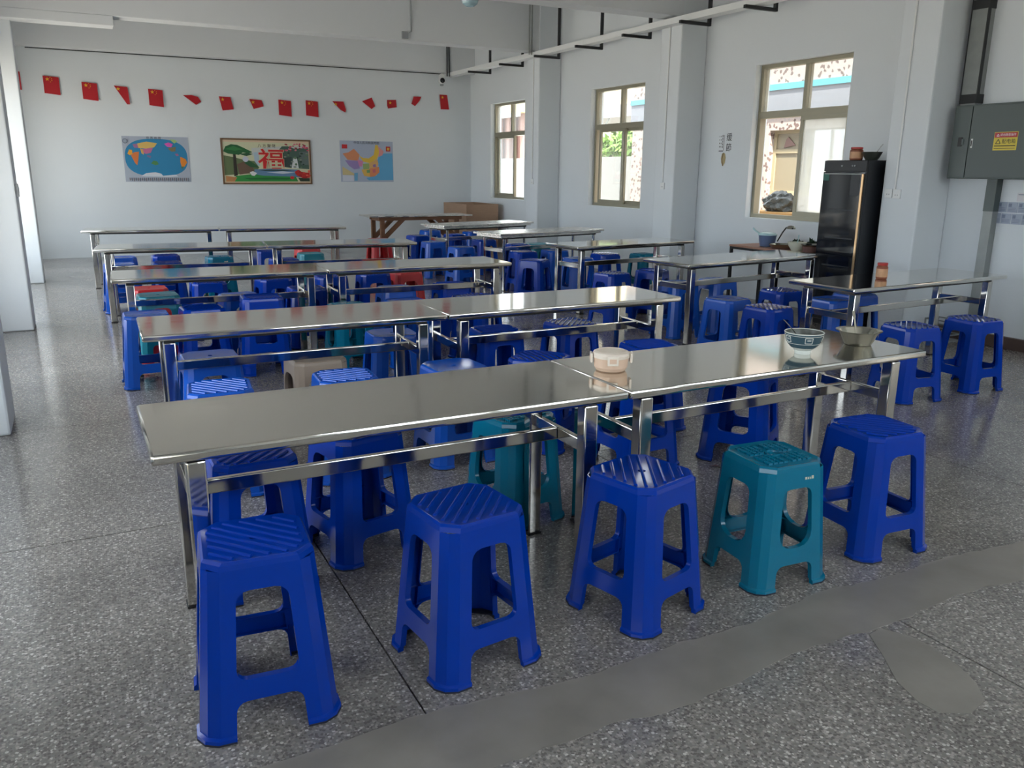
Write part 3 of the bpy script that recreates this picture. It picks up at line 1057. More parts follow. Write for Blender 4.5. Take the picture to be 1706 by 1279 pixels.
MB().box(0.03, fd - 0.05, 0.03, fw_ - 0.03, 0, 0.05).build('plinth', 'black_matt', fr, 0)
for y in (0.14, 0.17, 0.30):
    kb = MB().lathe([(0.008, 0), (0.008, 0.006), (0, 0.006)], 12, close=False).build('indicator', 'grey_plastic', fr)
    kb.matrix_local = facing('right', 0.005, y, fz - 0.055)
jar('squat jar with pink contents and a red lid on top of the fridge', (6.97, 6.02, fz + 0.0005), 0.062, 0.125, 'red-lidded jars')
mat('dark_bowl', srgb(52, 56, 50), 0.35)
db = thing('dark_bowl', 'dark shallow bowl on top of the black fridge', 'bowl', (7.02, 5.875, fz + 0.0005))
MB().lathe([(0.05, 0), (0.055, 0.0), (0.075, 0.03), (0.095, 0.075), (0.097, 0.078), (0.092, 0.076), (0.07, 0.03), (0.045, 0.008), (0, 0.007)], 32, close=False).build('bowl_body', 'dark_bowl', db)
spoon('spoon sticking up from the dark bowl on the fridge', (7.02, 5.865, fz + 0.022), -70, 48, 'steel_dish')

# ================================================================== SERVING TABLE UNDER THE WINDOW
ct = thing('serving_table', 'narrow brown-topped serving table with black metal frame under the near window', 'table', (6.90, 6.42, 0))
zs_ = 0.71
MB().box(0, 0.52, 0, 1.26, zs_ - 0.022, zs_, bev=0.003).build('tabletop', 'worktop_wood', ct)
for x in (0.02, 0.50):
    for y in (0.02, 1.24):
        MB().box(x - 0.015, x + 0.015, y - 0.015, y + 0.015, 0, zs_ - 0.022).build('leg', 'black_matt', ct, 0)
for x in (0.02, 0.50):
    MB().box(x - 0.012, x + 0.012, 0.035, 1.225, zs_ - 0.05, zs_ - 0.022).build('side_rail', 'black_matt', ct, 0)
for y in (0.02, 1.24):
    MB().box(0.035, 0.485, y - 0.012, y + 0.012, zs_ - 0.05, zs_ - 0.022).build('end_rail', 'black_matt', ct, 0)
zs_ += 0.0005
mat('enamel_blue', srgb(92, 108, 140), 0.3)
mat('lid_aqua', srgb(176, 208, 212), 0.25)
mat('cream_ceramic', srgb(208, 210, 192), 0.3)
mat('leaf_green', (0.012, 0.045, 0.018), 0.55, noise=(20, 0.4, (1, 1, 1)))
mat('brown_glaze', srgb(104, 78, 72), 0.35)
pot = thing('lidded_pot', 'small blue enamel pot with a pale lid on the serving table', 'pot', (7.10, 7.27, zs_), 0)
MB().lathe([(0.062, 0), (0.070, 0.004), (0.082, 0.06), (0.088, 0.105), (0.090, 0.108)], 32).build('pot_body', 'enamel_blue', pot)
MB().lathe([(0.094, 0.109), (0.094, 0.114), (0.075, 0.130), (0.040, 0.140), (0, 0.142)], 32).build('lid', 'lid_aqua', pot)
MB().tube([(-0.04, 0.075, 0.12), (-0.06, 0.11, 0.145), (-0.075, 0.135, 0.17)], 0.008, 8).build('handle', 'lid_aqua', pot)
ld = thing('ladle', 'steel ladle with a dark handle lying behind the blue pot', 'ladle', (7.20, 7.06, zs_), 0)
MB().tube([(0.03, 0.16, 0.05), (0.0, 0.07, 0.14), (-0.01, 0.02, 0.185), (-0.02, -0.03, 0.20)], 0.007, 8).build('handle', 'dark_metal', ld)
lbw = MB().lathe([(0.0, 0.028), (0.028, 0.024), (0.044, 0.004), (0.046, -0.004)], 20, close=False)
link('scoop', solid(lbw, 'scoop', 'steel_dish', 0.002), ld).location = (-0.03, -0.065, 0.185)
tr = thing('serving_tray', 'flat oval metal dish in the middle of the serving table', 'dish', (7.06, 6.99, zs_), 0)
MB().lathe([(0.09, 0), (0.10, 0.002), (0.125, 0.040), (0.128, 0.043), (0.120, 0.042), (0.095, 0.010), (0, 0.008)], 36, close=False).build('dish_body', 'steel_dish', tr)
MB().lathe([(0.095, -0.0), (0.10, 0.0), (0.112, 0.022), (0.1, 0.03)], 36, close=False).build('glazed_base', 'brown_glaze', tr)
cb_ = thing('soup_bowl', 'cream ceramic bowl between the metal dish and the pan', 'bowl', (7.02, 6.735, zs_), 0)
MB().lathe([(0.045, 0), (0.048, 0.0), (0.052, 0.010), (0.078, 0.045), (0.088, 0.075), (0.089, 0.078), (0.083, 0.075), (0.07, 0.04), (0.04, 0.014), (0, 0.013)], 32, close=False).build('bowl_body', 'cream_ceramic', cb_)
spoon('white spoon upright in the cream ceramic bowl', (7.02, 6.735, zs_ + 0.022), 30, 62, 'lid_aqua')
pn = thing('cooking_pan', 'brown cooking pan with a bright steel rim beside the fridge', 'pan', (7.03, 6.525, zs_), 0)
MB().lathe([(0.075, 0), (0.080, 0.002), (0.092, 0.055), (0.0, 0.0555)], 32).build('pan_body', 'brown_glaze', pn)
MB().lathe([(0.092, 0.055), (0.103, 0.066), (0.105, 0.072), (0.099, 0.071), (0.090, 0.058), (0, 0.056)], 32, close=False).build('rim', 'steel_dish', pn)


for o_ in (pot, ld, tr, cb_, pn):
    o_.scale = (1.15, 1.15, 1.2)


def leaf_clump(mb, c, r, n, size, seed, flat=0.7):
    rg = random.Random(seed)
    for i in range(n):
        d = Vector((rg.gauss(0, 1), rg.gauss(0, 1), rg.gauss(0, 1))).normalized()
        p = Vector(c) + Vector((d.x * r[0], d.y * r[1], abs(d.z) * r[2] if flat < 0.9 else d.z * r[2])) * rg.uniform(0.55, 1.0)
        a = Vector((rg.gauss(0, 1), rg.gauss(0, 1), rg.gauss(0, 1))).normalized()
        b_ = a.cross(d)
        if b_.length < 0.1:
            continue
        b_.normalize()
        s = size * rg.uniform(0.6, 1.3)
        mb.add([p - a * s, p + b_ * s * 0.45, p + a * s, p - b_ * s * 0.45], [(0, 1, 2, 3)])


gr_ = MB()
leaf_clump(gr_, (0, 0, 0.02), (0.07, 0.10, 0.08), 110, 0.032, 5)
tag(gr_.build('leafy_greens', 'leaf_green', None, 0), 'bunch of dark leafy greens behind the dishes by the wall', 'vegetable').location = (7.28, 6.98, zs_)
gr_ = MB()
leaf_clump(gr_, (0, 0, 0.02), (0.06, 0.08, 0.09), 90, 0.034, 9)
tag(gr_.build('leafy_greens', 'leaf_green', None, 0), 'smaller tuft of dark leafy greens nearer the fridge', 'vegetable').location = (7.28, 6.76, zs_)

# small grey crate on the floor by the pier
cr_ = thing('small_crate', 'small grey metal crate on the floor by the pier behind the nearest single table', 'crate', (7.18, 4.92, 0), 0)
MB().box(0, 0.20, 0, 0.26, 0, 0.012).build('base', 'galvanised', cr_, 0)
for x in (0.006, 0.194):
    for y in (0.006, 0.254):
        MB().box(x - 0.006, x + 0.006, y - 0.006, y + 0.006, 0.012, 0.20).build('post', 'galvanised', cr_, 0)
for z in (0.06, 0.12, 0.19):
    q = MB()
    q.box(0.0, 0.20, 0.002, 0.010, z, z + 0.012)
    q.box(0.0, 0.20, 0.25, 0.258, z, z + 0.012)
    q.box(0.002, 0.010, 0.010, 0.25, z, z + 0.012)
    q.box(0.19, 0.198, 0.010, 0.25, z, z + 0.012)
    q.build('rail', 'galvanised', cr_, 0)

dl = MB()
dl.add([(0, -0.03, 0.002), (0.014, 0, 0.008), (0, 0.035, 0.003), (-0.014, 0, 0.010)], [(0, 1, 2, 3)])
dlm = solid(dl, 'dry_leaf', 'brown_glaze', 0.0015)
o = tag(link('dry_leaf', dlm), 'tiny dry brown leaf on the floor behind the teal foreground stool', 'leaf')
o.location = (2.93, 3.24, 0.0)
o.rotation_euler.z = R(50)

# ================================================================== FAR WALL
# maps and the framed picture


def uv(pts, x0, y0, w, h, W_, H_):
    return [((x - x0) / w * W_, H_ - (y - y0) / h * H_) for x, y in pts]


def ell(cx, cy, rx, ry, n=40, p=2.6):
    out = []
    for k in range(n):
        a = 2 * math.pi * k / n
        c, s = math.cos(a), math.sin(a)
        out.append((cx + rx * math.copysign(abs(c) ** (2 / p), c), cy + ry * math.copysign(abs(s) ** (2 / p), s)))
    return out


wm = thing('world_map', 'world map poster with blue oceans on the far wall', 'map', (0, 0, 0))
wm.matrix_world = facing('far', 0.833, 16.298, 1.285)
Wm, Hm = 1.077, 0.770
MB().box(0, Wm, 0, Hm, 0, 0.003).build('sheet', mat('map_paper', srgb(168, 176, 190), 0.5), wm, 0)
f = lambda pts: uv(pts, 115, 130, 785, 535, Wm, Hm)
grey, sea = (168, 176, 190), (40, 128, 172)
polys = [(f(ell(505, 378, 372, 222)), sea)]
for pts, col in (
        ([(290, 215), (400, 190), (525, 208), (485, 255), (390, 272), (300, 268)], (214, 178, 96)),
        ([(235, 225), (290, 215), (300, 268), (250, 262)], (158, 112, 150)),
        ([(330, 278), (470, 262), (440, 320), (380, 335), (345, 312)], (196, 110, 150)),
        ([(318, 272), (350, 280), (358, 345), (330, 330)], (206, 160, 90)),
        ([(165, 335), (190, 285), (222, 292), (225, 340), (190, 352)], (226, 158, 50)),
        ([(205, 355), (240, 318), (302, 310), (285, 400), (268, 470), (242, 440)], (214, 120, 62)),
        ([(430, 445), (462, 412), (505, 420), (522, 455), (480, 468)], (76, 130, 74)),
        ([(395, 345), (440, 360), (430, 385), (390, 365)], (120, 110, 150)),
        ([(608, 212), (660, 196), (712, 214), (690, 250), (640, 246)], (214, 90, 178)),
        ([(650, 262), (745, 246), (735, 300), (690, 304), (662, 285)], (120, 110, 80)),
        ([(675, 160), (735, 160), (770, 182), (730, 206)], (160, 190, 120)),
        ([(725, 330), (760, 325), (775, 350), (745, 356)], (150, 100, 140)),
        ([(788, 362), (850, 390), (866, 430), (835, 475), (800, 500), (785, 430)], (226, 136, 40)),
        ([(785, 480), (825, 478), (800, 510)], (86, 124, 84)),
        ([(300, 598), (360, 562), (470, 550), (540, 566), (560, 592), (720, 578), (742, 600), (640, 606)], (206, 212, 220))):
    polys.append((f(pts), col))
for k in range(30):
    x = 160 + k * 24
    polys.append((f([(x, 615), (x + 11, 615), (x + 13, 650 + (k % 3) * 4), (x + 2, 650 + (k % 3) * 4)]), (110, 114, 126) if k % 2 else (132, 120, 122)))
polys.append((f(ell(150, 188, 30, 28, 24, 2)), (96, 104, 116)))
polys.append((f(ell(150, 188, 23, 21, 24, 2)), (150, 160, 174)))
flat_print('map_print', polys, wm, 0.0034)
tm = link('lettering', text_mesh('世 界 地 图', 0.05, mat('ink_black', (0.015, 0.015, 0.02), 0.6)), wm)
tm.location = (Wm * 0.475, Hm * 0.965, 0.0045)

cm = thing('country_map', 'colourful map poster of China on the far wall, right of the picture', 'map', (0, 0, 0))
cm.matrix_world = facing('far', 4.665, 16.298, 1.292)
Wc, Hc = 1.075, 0.775
MB().box(0, Wc, 0, Hc, 0, 0.003).build('sheet', mat('map_paper_2', srgb(172, 182, 202), 0.5), cm, 0)
f = lambda pts: uv(pts, 1132, 76, 502, 386, Wc, Hc)
polys = []
for pts, col in (
        ([(1500, 205), (1545, 190), (1628, 188), (1632, 445), (1395, 448), (1370, 425), (1470, 400), (1500, 340), (1480, 270)], (96, 168, 210)),
        ([(1155, 196), (1210, 185), (1262, 150), (1312, 205), (1300, 262), (1200, 255)], (214, 140, 100)),
        ([(1175, 258), (1300, 262), (1312, 335), (1258, 345), (1210, 310)], (150, 130, 184)),
        ([(1290, 250), (1345, 268), (1335, 315), (1308, 318)], (206, 130, 170)),
        ([(1305, 210), (1345, 235), (1400, 238), (1448, 205), (1466, 110), (1490, 112), (1502, 180), (1480, 240), (1410, 285), (1345, 270)], (226, 190, 70)),
        ([(1488, 120), (1545, 170), (1530, 208), (1490, 225), (1500, 170)], (220, 150, 150)),
        ([(1340, 290), (1410, 285), (1400, 340), (1345, 345)], (150, 174, 110)),
        ([(1400, 285), (1480, 245), (1490, 290), (1470, 330), (1405, 335)], (216, 170, 110)),
        ([(1325, 345), (1400, 340), (1410, 415), (1350, 405)], (222, 180, 90)),
        ([(1400, 335), (1495, 318), (1498, 370), (1450, 410), (1405, 415)], (224, 140, 96)),
        ([(1375, 350), (1405, 345), (1408, 375), (1378, 378)], (110, 160, 110)),
        ([(1430, 345), (1460, 340), (1462, 372), (1434, 376)], (206, 110, 120)),
        ([(1435, 300), (1462, 290), (1466, 320), (1438, 322)], (150, 120, 170)),
        ([(1148, 318), (1262, 388), (1262, 400), (1148, 396)], (206, 190, 140)),
        ([(1148, 398), (1252, 400), (1252, 456), (1148, 456)], (206, 210, 222)),
        ([(1256, 380), (1290, 375), (1286, 450), (1258, 452)], (110, 170, 206)),
        ([(1150, 112), (1200, 112), (1200, 150), (1150, 150)], (190, 40, 50)),
        ([(1565, 124), (1608, 124), (1608, 170), (1565, 170)], (196, 60, 50)),
        ([(1574, 136), (1600, 136), (1596, 160), (1578, 160)], (226, 180, 70))):
    polys.append((f(pts), col))
flat_print('map_print', polys, cm, 0.0034)
tm = link('lettering', text_mesh('中华人民共和国地图', 0.058, 'ink_black'), cm)
tm.location = (Wc * 0.5, Hc * 0.952, 0.0045)

pc = thing('framed_picture', 'wide framed landscape picture with a big red character on the far wall', 'picture', (0, 0, 0))
pc.matrix_world = facing('far', 2.458, 16.298, 1.245)
Wp, Hp = 1.635, 0.815
MB().box(0.02, Wp - 0.02, 0.02, Hp - 0.02, 0, 0.012).build('mount', mat('mount_cream', srgb(214, 190, 160), 0.6), pc, 0)
fm = MB()
for (a, b_, c_, d_) in ((0, Wp, 0, 0.028), (0, Wp, Hp - 0.028, Hp), (0, 0.028, 0.028, Hp - 0.028), (Wp - 0.028, Wp, 0.028, Hp - 0.028)):
    fm.box(a, b_, c_, d_, 0, 0.025)
fm.build('frame', mat('frame_brown', srgb(112, 84, 58), 0.4), pc, 0)
f = lambda pts: uv(pts, 60, 66, 812, 416, Wp, Hp)
polys = [(f([(78, 98), (850, 98), (850, 458), (78, 458)]), (206, 206, 172))]
rg = random.Random(11)
for pts, col in (
        ([(330, 150), (620, 130), (850, 120), (850, 200), (330, 220)], (196, 200, 196)),
        ([(345, 190), (390, 185), (395, 310), (350, 310)], (170, 190, 204)),
        ([(78, 220), (165, 235), (260, 260), (350, 270), (390, 330), (330, 380), (200, 392), (78, 400)], (96, 112, 74)),
        ([(190, 300), (250, 275), (320, 300), (345, 370), (210, 395)], (104, 82, 66)),
        ([(255, 285), (300, 262), (370, 310), (380, 330), (310, 325)], (40, 90, 54)),
        ([(560, 180), (605, 130), (660, 128), (720, 150), (850, 140), (850, 340), (700, 330), (620, 310)], (70, 96, 84)),
        ([(600, 240), (690, 225), (690, 330), (610, 320)], (52, 70, 66)),
        ([(760, 180), (850, 170), (850, 300), (780, 300)], (96, 110, 108)),
        ([(708, 232), (738, 230), (752, 332), (684, 332), (696, 280)], (216, 220, 220)),
        ([(345, 345), (500, 336), (760, 345), (760, 415), (330, 415)], (96, 130, 164)),
        ([(380, 350), (520, 345), (720, 350), (640, 358), (440, 360)], (40, 70, 70)),
        ([(450, 372), (600, 360), (720, 372), (600, 384)], (196, 206, 216)),
        ([(180, 405), (330, 388), (420, 402), (720, 412), (740, 455), (120, 458)], (46, 140, 62)),
        ([(240, 425), (520, 418), (700, 428), (640, 438), (300, 440)], (26, 104, 48)),
        ([(86, 405), (185, 420), (160, 458), (86, 458)], (190, 130, 80)),
        ([(162, 205), (186, 205), (192, 400), (160, 410)], (50, 44, 36)),
        ([(78, 185), (100, 140), (150, 120), (205, 125), (260, 150), (335, 188), (300, 200), (250, 192), (215, 215), (120, 205)], (26, 92, 48)),
        ([(95, 165), (170, 135), (250, 165), (180, 178)], (50, 124, 64)),
        ([(210, 205), (290, 195), (340, 205), (280, 225)], (30, 78, 46)),
        (ell(270, 252, 26, 26, 24, 2), (196, 200, 214)),
        ([(300, 370), (330, 362), (365, 380), (340, 405), (315, 400)], (220, 220, 220)),
        ([(710, 365), (745, 345), (790, 372), (852, 372), (852, 420), (790, 425), (730, 400)], (190, 40, 34)),
        (ell(685, 420, 20, 14, 16, 2), (196, 40, 44)),
        ([(740, 420), (850, 425), (850, 455), (760, 455)], (40, 60, 44))):
    polys.append((f(pts), col))
for k in range(26):
    x, y = rg.uniform(640, 845), rg.uniform(105, 175)
    polys.append((f(ell(x, y, rg.uniform(7, 15), rg.uniform(5, 9), 8, 2)), rg.choice([(200, 70, 100), (214, 120, 140), (150, 50, 66)])))
for k in range(12):
    x, y = rg.uniform(715, 850), rg.uniform(355, 425)
    polys.append((f(ell(x, y, rg.uniform(8, 16), rg.uniform(6, 11), 8, 2)), rg.choice([(214, 60, 48), (160, 28, 30), (230, 110, 90)])))
for k in range(20):
    x, y = rg.uniform(600, 845), rg.uniform(190, 330)
    polys.append((f(ell(x, y, rg.uniform(8, 18), rg.uniform(6, 12), 8, 2)), rg.choice([(44, 66, 56), (96, 124, 96), (130, 140, 130)])))
flat_print('picture_print', polys, pc, 0.0125, 0.0002)
mat('ink_red', srgb(196, 28, 34), 0.5)
mat('ink_cream', srgb(232, 196, 160), 0.5)
for mtl, sz, z, dx in (('ink_cream', 0.40, 0.0290, 0.011), ('ink_red', 0.40, 0.0305, 0.005)):
    tm = link('lettering', text_mesh('福', sz, mtl, bold=dx), pc)
    tm.location = (Wp * 0.545, Hp * 0.53, z)
    tm.scale = (1.25, 0.95, 1)
tm = link('lettering', text_mesh('八 方 聚 財', 0.068, 'ink_black'), pc)
tm.location = (Wp * 0.50, Hp * 0.845, 0.0215)

# red flags in a line
FL = [  # centre x, z, outline in metres around the centre
    (-0.612, 2.884, 'edge'), (-0.132, 2.826, 'full'), (0.427, 2.759, 'full'), (0.918, 2.725, 'fold_left'), (1.446, 2.70, 'full'),
    (2.036, 2.716, 'twist'), (2.60, 2.649, 'skew'), (3.137, 2.671, 'half'), (3.654, 2.619, 'full'), (4.158, 2.628, 'full'),
    (4.679, 2.692, 'fold_left2'), (5.263, 2.771, 'twist2'), (5.739, 2.779, 'small'), (6.254, 2.857, 'tilt'), (6.848, 2.86, 'skew2')]
SH = {
    'edge': [(-0.04, 0.14), (0.045, 0.13), (0.045, -0.15), (-0.01, -0.15)],
    'full': [(-0.115, 0.145), (0.115, 0.13), (0.115, -0.15), (-0.115, -0.125)],
    'fold_left': [(-0.12, 0.145), (0.09, 0.13), (0.105, -0.15), (0.06, -0.15)],
    'twist': [(-0.15, 0.05), (-0.01, 0.06), (0.10, 0.03), (0.15, -0.045), (0.06, -0.105)],
    'skew': [(-0.11, 0.125), (0.09, 0.12), (0.13, -0.09), (-0.06, -0.115)],
    'half': [(-0.12, 0.08), (0.10, 0.07), (0.13, -0.04), (-0.05, -0.09)],
    'fold_left2': [(-0.13, 0.085), (0.09, 0.09), (0.13, -0.06), (0.12, -0.11), (0.02, -0.06)],
    'twist2': [(-0.13, 0.03), (0.07, 0.11), (0.13, -0.05), (0.06, -0.105)],
    'small': [(-0.10, 0.07), (0.09, 0.08), (0.095, -0.06), (-0.08, -0.09), (-0.10, -0.04)],
    'tilt': [(-0.06, 0.08), (0.11, 0.085), (0.06, 0.0), (-0.03, -0.10), (-0.11, -0.06)],
    'skew2': [(-0.10, 0.14), (0.07, 0.14), (0.105, -0.14), (-0.07, -0.14)],
}
FLAGLAB = ['narrow edge-on red flag at the left end of the flag line by the column', 'square red flag, second from the left end of the flag line', 'square red flag, third from the left, above and left of the world map',
           'red flag folded to a triangle above the left edge of the world map', 'square red flag above the right part of the world map', 'thin twisted red flag between the world map and the picture',
           'slanted red flag above the left corner of the framed picture', 'half-folded red flag above the left half of the framed picture', 'square red flag above the right half of the framed picture',
           'square red flag above the right corner of the framed picture', 'red flag folded to a triangle just left of the China map', 'twisted red flag above the China map', 'small crumpled red flag above the right half of the China map',
           'tilted folded red flag right of the China map', 'tall slanted red flag at the right end of the line, under the camera']


def star(cx, cy, r, z, rot=90):
    pts = []
    for k in range(10):
        a = R(rot + 36 * k)
        q = r if k % 2 == 0 else r * 0.4
        pts.append((cx + q * math.cos(a), cy + q * math.sin(a), z))
    return pts


for (x, z, sh), lab in zip(FL, FLAGLAB):
    fo = thing('paper_flag', lab, 'flag', (0, 0, 0), 0, 'line of small red flags')
    fo.matrix_world = facing('far', x, 16.285, z)
    pts = SH[sh]
    n = len(pts)
    # slightly cupped cloth
    cx = sum(p[0] for p in pts) / n
    cy = sum(p[1] for p in pts) / n
    m_ = MB()
    m_.add([(px, py, 0.004 if i % 2 else 0.018) for i, (px, py) in enumerate(pts)] + [(cx, cy, 0.012)], [(i, (i + 1) % n, n) for i in range(n)])
    link('cloth', solid(m_, 'cloth', 'flag_red', 0.002), fo)
    if sh not in ('edge', 'twist', 'twist2', 'tilt'):
        s_ = MB()
        ax, ay = pts[0]
        s_.add(star(ax + 0.062, ay - 0.052, 0.034, 0.0215), [tuple(range(10))])
        if sh == 'full':
            for k, (dx, dy) in enumerate(((0.10, -0.022), (0.122, -0.045), (0.122, -0.072), (0.10, -0.094))):
                s_.add(star(ax + dx + 0.005, ay + dy, 0.010, 0.0215, 90 + 20 * k), [tuple(range(10))])
        s_.build('stars', 'star_yellow', fo, 0)

# security camera in the far corner
sc_ = thing('security_camera', 'white wall-mounted security camera with black lens above the last flag', 'camera', (0, 0, 0))
sc_.matrix_world = facing('far', 6.70, 16.08, 3.26)
MB().lathe([(0.055, -0.02), (0.055, 0.02), (0.045, 0.025), (0, 0.026)], 24, close=False).build('mount_plate', 'white_plastic', sc_).location = (0.02, 0.06, 0)
MB().lathe([(0.060, 0.0), (0.066, 0.02), (0.066, 0.07), (0.058, 0.085), (0, 0.086)], 24).build('housing', 'white_plastic', sc_).location = (-0.01, -0.02, 0.02)
MB().lathe([(0.048, 0.0), (0.048, 0.012), (0.030, 0.022), (0, 0.026)], 24).build('lens', 'black_gloss', sc_).location = (-0.01, -0.02, 0.105)
MB().box(-0.03, 0.03, -0.12, -0.07, 0.02, 0.08, bev=0.01).build('sensor_foot', 'grey_plastic', sc_)

# ================================================================== CABLE TRAY, HANGERS, CONDUITS, LAMP
tray = thing('cable_tray', 'long white cable trunking running under the beams along the window wall', 'cable tray', (6.97, YB + 0.5, 3.335))
for y0, y1 in ((0.0, 4.2), (4.2, 8.4), (8.4, 12.6), (12.6, YF - YB - 0.5)):
    MB().box(-0.075, 0.075, y0 + 0.002, y1 - 0.002, 0, 0.075, bev=0.004).build('tray_section', 'white_plastic', tray)
for k, y in enumerate((7.56, 8.68, 9.90, 11.10, 12.35, 13.60, 14.90)):
    names = ['nearest', 'second', 'third', 'fourth', 'fifth', 'sixth', 'farthest']
    hg = thing('tray_hanger', 'dark L-shaped steel hanger under the cable trunking, %s from the camera' % names[k], 'hanger', (6.97, y, 3.29), 0, 'hangers of the cable trunking')
    MB().box(-0.21, 0.26, -0.02, 0.02, 0.0, 0.035).build('arm', 'dark_metal', hg, 0)
    MB().box(0.225, 0.26, -0.02, 0.02, 0.035, ZC - 3.29).build('drop_rod', 'dark_metal', hg, 0)


def conduit(label, pts, r, mtl, plate=None, group='thin conduits'):
    root = thing('conduit', label, 'conduit', pts[-1], 0, group)
    o = Vector(pts[-1])
    MB().tube([Vector(p) - o for p in pts], r, 8).build('pipe', mtl, root)
    return root


def socket(label, x, y, z):
    s = thing('wall_socket', label, 'socket', (0, 0, 0), 0, 'wall sockets on the piers')
    s.matrix_world = facing('right', x, y, z)
    MB().box(-0.043, 0.043, -0.043, 0.043, 0, 0.012, bev=0.003).build('face_plate', 'white_plastic', s)
    for dx in (-0.012, 0.012):
        MB().box(dx - 0.002, dx + 0.002, -0.016, -0.004, 0.0115, 0.013).build('slot', 'black_matt', s, 0)


conduit('white conduit down the near pier beside the fridge', [(7.02, 5.57, 3.34), (7.02, 5.565, 1.40)], 0.009, 'white_plastic')
conduit('white conduit down the middle pier between two windows', [(7.02, 9.20, 3.34), (7.02, 9.20, 1.40)], 0.009, 'white_plastic')
conduit('white conduit down the far pier between two windows', [(7.02, 12.84, 3.34), (7.02, 12.84, 1.40)], 0.009, 'white_plastic')
socket('white wall socket on the near pier beside the fridge, nearer the panel', 7.029, 5.54, 1.355)
socket('white wall socket on the near pier, close to the fridge side', 7.029, 5.635, 1.36)
socket('white wall socket low on the middle pier between two windows', 7.029, 9.20, 1.355)
socket('white wall socket low on the far pier between two windows', 7.029, 12.84, 1.355)
conduit('left pipe of the pair dropping to the trunking at the far wall', [(6.83, 16.06, ZC - 0.01), (6.83, 16.06, 3.33)], 0.012, 'dark_metal')
conduit('right pipe of the pair dropping to the trunking at the far wall', [(6.875, 16.06, ZC - 0.01), (6.875, 16.06, 3.33)], 0.012, 'dark_metal')
conduit('left pipe of the pair dropping to the trunking before the far beam', [(6.815, 12.62, ZC - 0.01), (6.815, 12.62, 3.36)], 0.012, 'galvanised')
conduit('right pipe of the pair dropping to the trunking before the far beam', [(6.86, 12.62, ZC - 0.01), (6.86, 12.62, 3.36)], 0.012, 'galvanised')
cd = conduit('white pipe with a small junction box on the beam above the maps', [(4.80, 12.66, ZC - 0.01), (4.80, 12.66, 3.56), (4.70, 12.66, 3.50)], 0.011, 'grey_plastic')
MB().box(-0.05, 0.05, -0.02, 0.018, -0.05, 0.05, bev=0.006).build('junction_box', 'grey_plastic', cd)

lp = thing('pendant_bulb', 'unlit bluish glass bulb hanging from the ceiling at the top edge', 'lamp', (3.196, 7.0, 2.895))
mat('bulb_glass', srgb(150, 178, 186), 0.08)
MB().lathe([(0.0, 0.0), (0.035, 0.006), (0.064, 0.028), (0.075, 0.062), (0.066, 0.10), (0.040, 0.135), (0.030, 0.15)], 28, close=False).build('bulb', 'bulb_glass', lp)
MB().lathe([(0.030, 0.15), (0.034, 0.152), (0.034, 0.21), (0.010, 0.225)], 20).build('lamp_holder', 'white_plastic', lp)
MB().tube([(0, 0, 0.22), (0, 0, ZC - 2.895)], 0.004, 6).build('cord', 'grey_plastic', lp)

sw = thing('wall_switch', 'small grey switch box on the left column', 'switch', (-0.472, 9.20, 1.32))
MB().box(-0.012, 0.016, -0.045, 0.045, -0.06, 0.06, bev=0.004).build('box', 'grey_plastic', sw)
MB().box(0.016, 0.020, -0.02, 0.02, -0.03, 0.03).build('rocker', 'white_plastic', sw, 0)

# ================================================================== RIGHT WALL: PANEL, NOTICES, STICKERS
pb = thing('distribution_panel', 'grey-green electrical distribution cabinet on the wall at right', 'electrical panel', (7.25, 4.15, 1.505))
MB().box(0.012, 0.199, 0, 1.06, 0, 0.645, bev=0.005).build('cabinet', 'panel_green', pb)
d1 = MB().box(0, 0.014, 0.885, 1.052, 0.012, 0.633, bev=0.003).build('door', 'panel_green', pb)
d2 = MB().box(0, 0.014, 0.008, 0.879, 0.012, 0.633, bev=0.003).build('door', 'panel_green', pb)
MB().box(-0.006, 0.0, 0.945, 0.985, 0.285, 0.365, bev=0.002).build('lock_recess', 'black_matt', d1)
MB().box(-0.010, -0.005, 0.928, 0.945, 0.300, 0.350).build('lock_lever', 'panel_green', d1, 0)
MB().box(-0.006, 0.0, 0.840, 0.858, 0.270, 0.350, bev=0.002).build('lock_plate', 'white_plastic', d2)
MB().box(-0.009, -0.005, 0.845, 0.853, 0.285, 0.335).build('keyhole', 'black_matt', d2, 0)
mat('sticker_yellow', srgb(206, 184, 44), 0.4)
mat('sticker_red', srgb(170, 30, 32), 0.4)
mat('ink_olive', srgb(48, 46, 10), 0.5)
mat('ink_white', srgb(230, 210, 214), 0.5)
st_ = link('warning_sticker', None, d2)
st_.matrix_local = facing('right', 0, 0.645, 0.245)
st_['label'] = 'yellow and red warning sticker'
sm = MB().box(0, 0.212, 0, 0.155, 0, 0.0012)
stm = sm.mesh('warning_sticker', 'sticker_yellow', 0)
sb = MB().box(0.004, 0.208, 0.108, 0.150, 0.0012, 0.0018, 1)
full = MB()
full.add(sm.v, sm.f, 0)
full.add(sb.v, sb.f, 1)
for (a, b_, c_, d_) in ((0.01, 0.20, 0.034, 0.042), (0.01, 0.20, 0.014, 0.018)):
    q = MB().box(a, b_, c_, d_, 0.0012, 0.0018)
    full.add(q.v, q.f, 2)


def tri(mb, x, y, s, w, z0, z1, mi):
    pts = [(x - s, y - s * 0.8), (x + s, y - s * 0.8), (x, y + s * 0.9)]
    for a, b_ in zip(pts, pts[1:] + pts[:1]):
        mb.bar((a[0], a[1], (z0 + z1) / 2), (b_[0], b_[1], (z0 + z1) / 2), w, z1 - z0, mi)


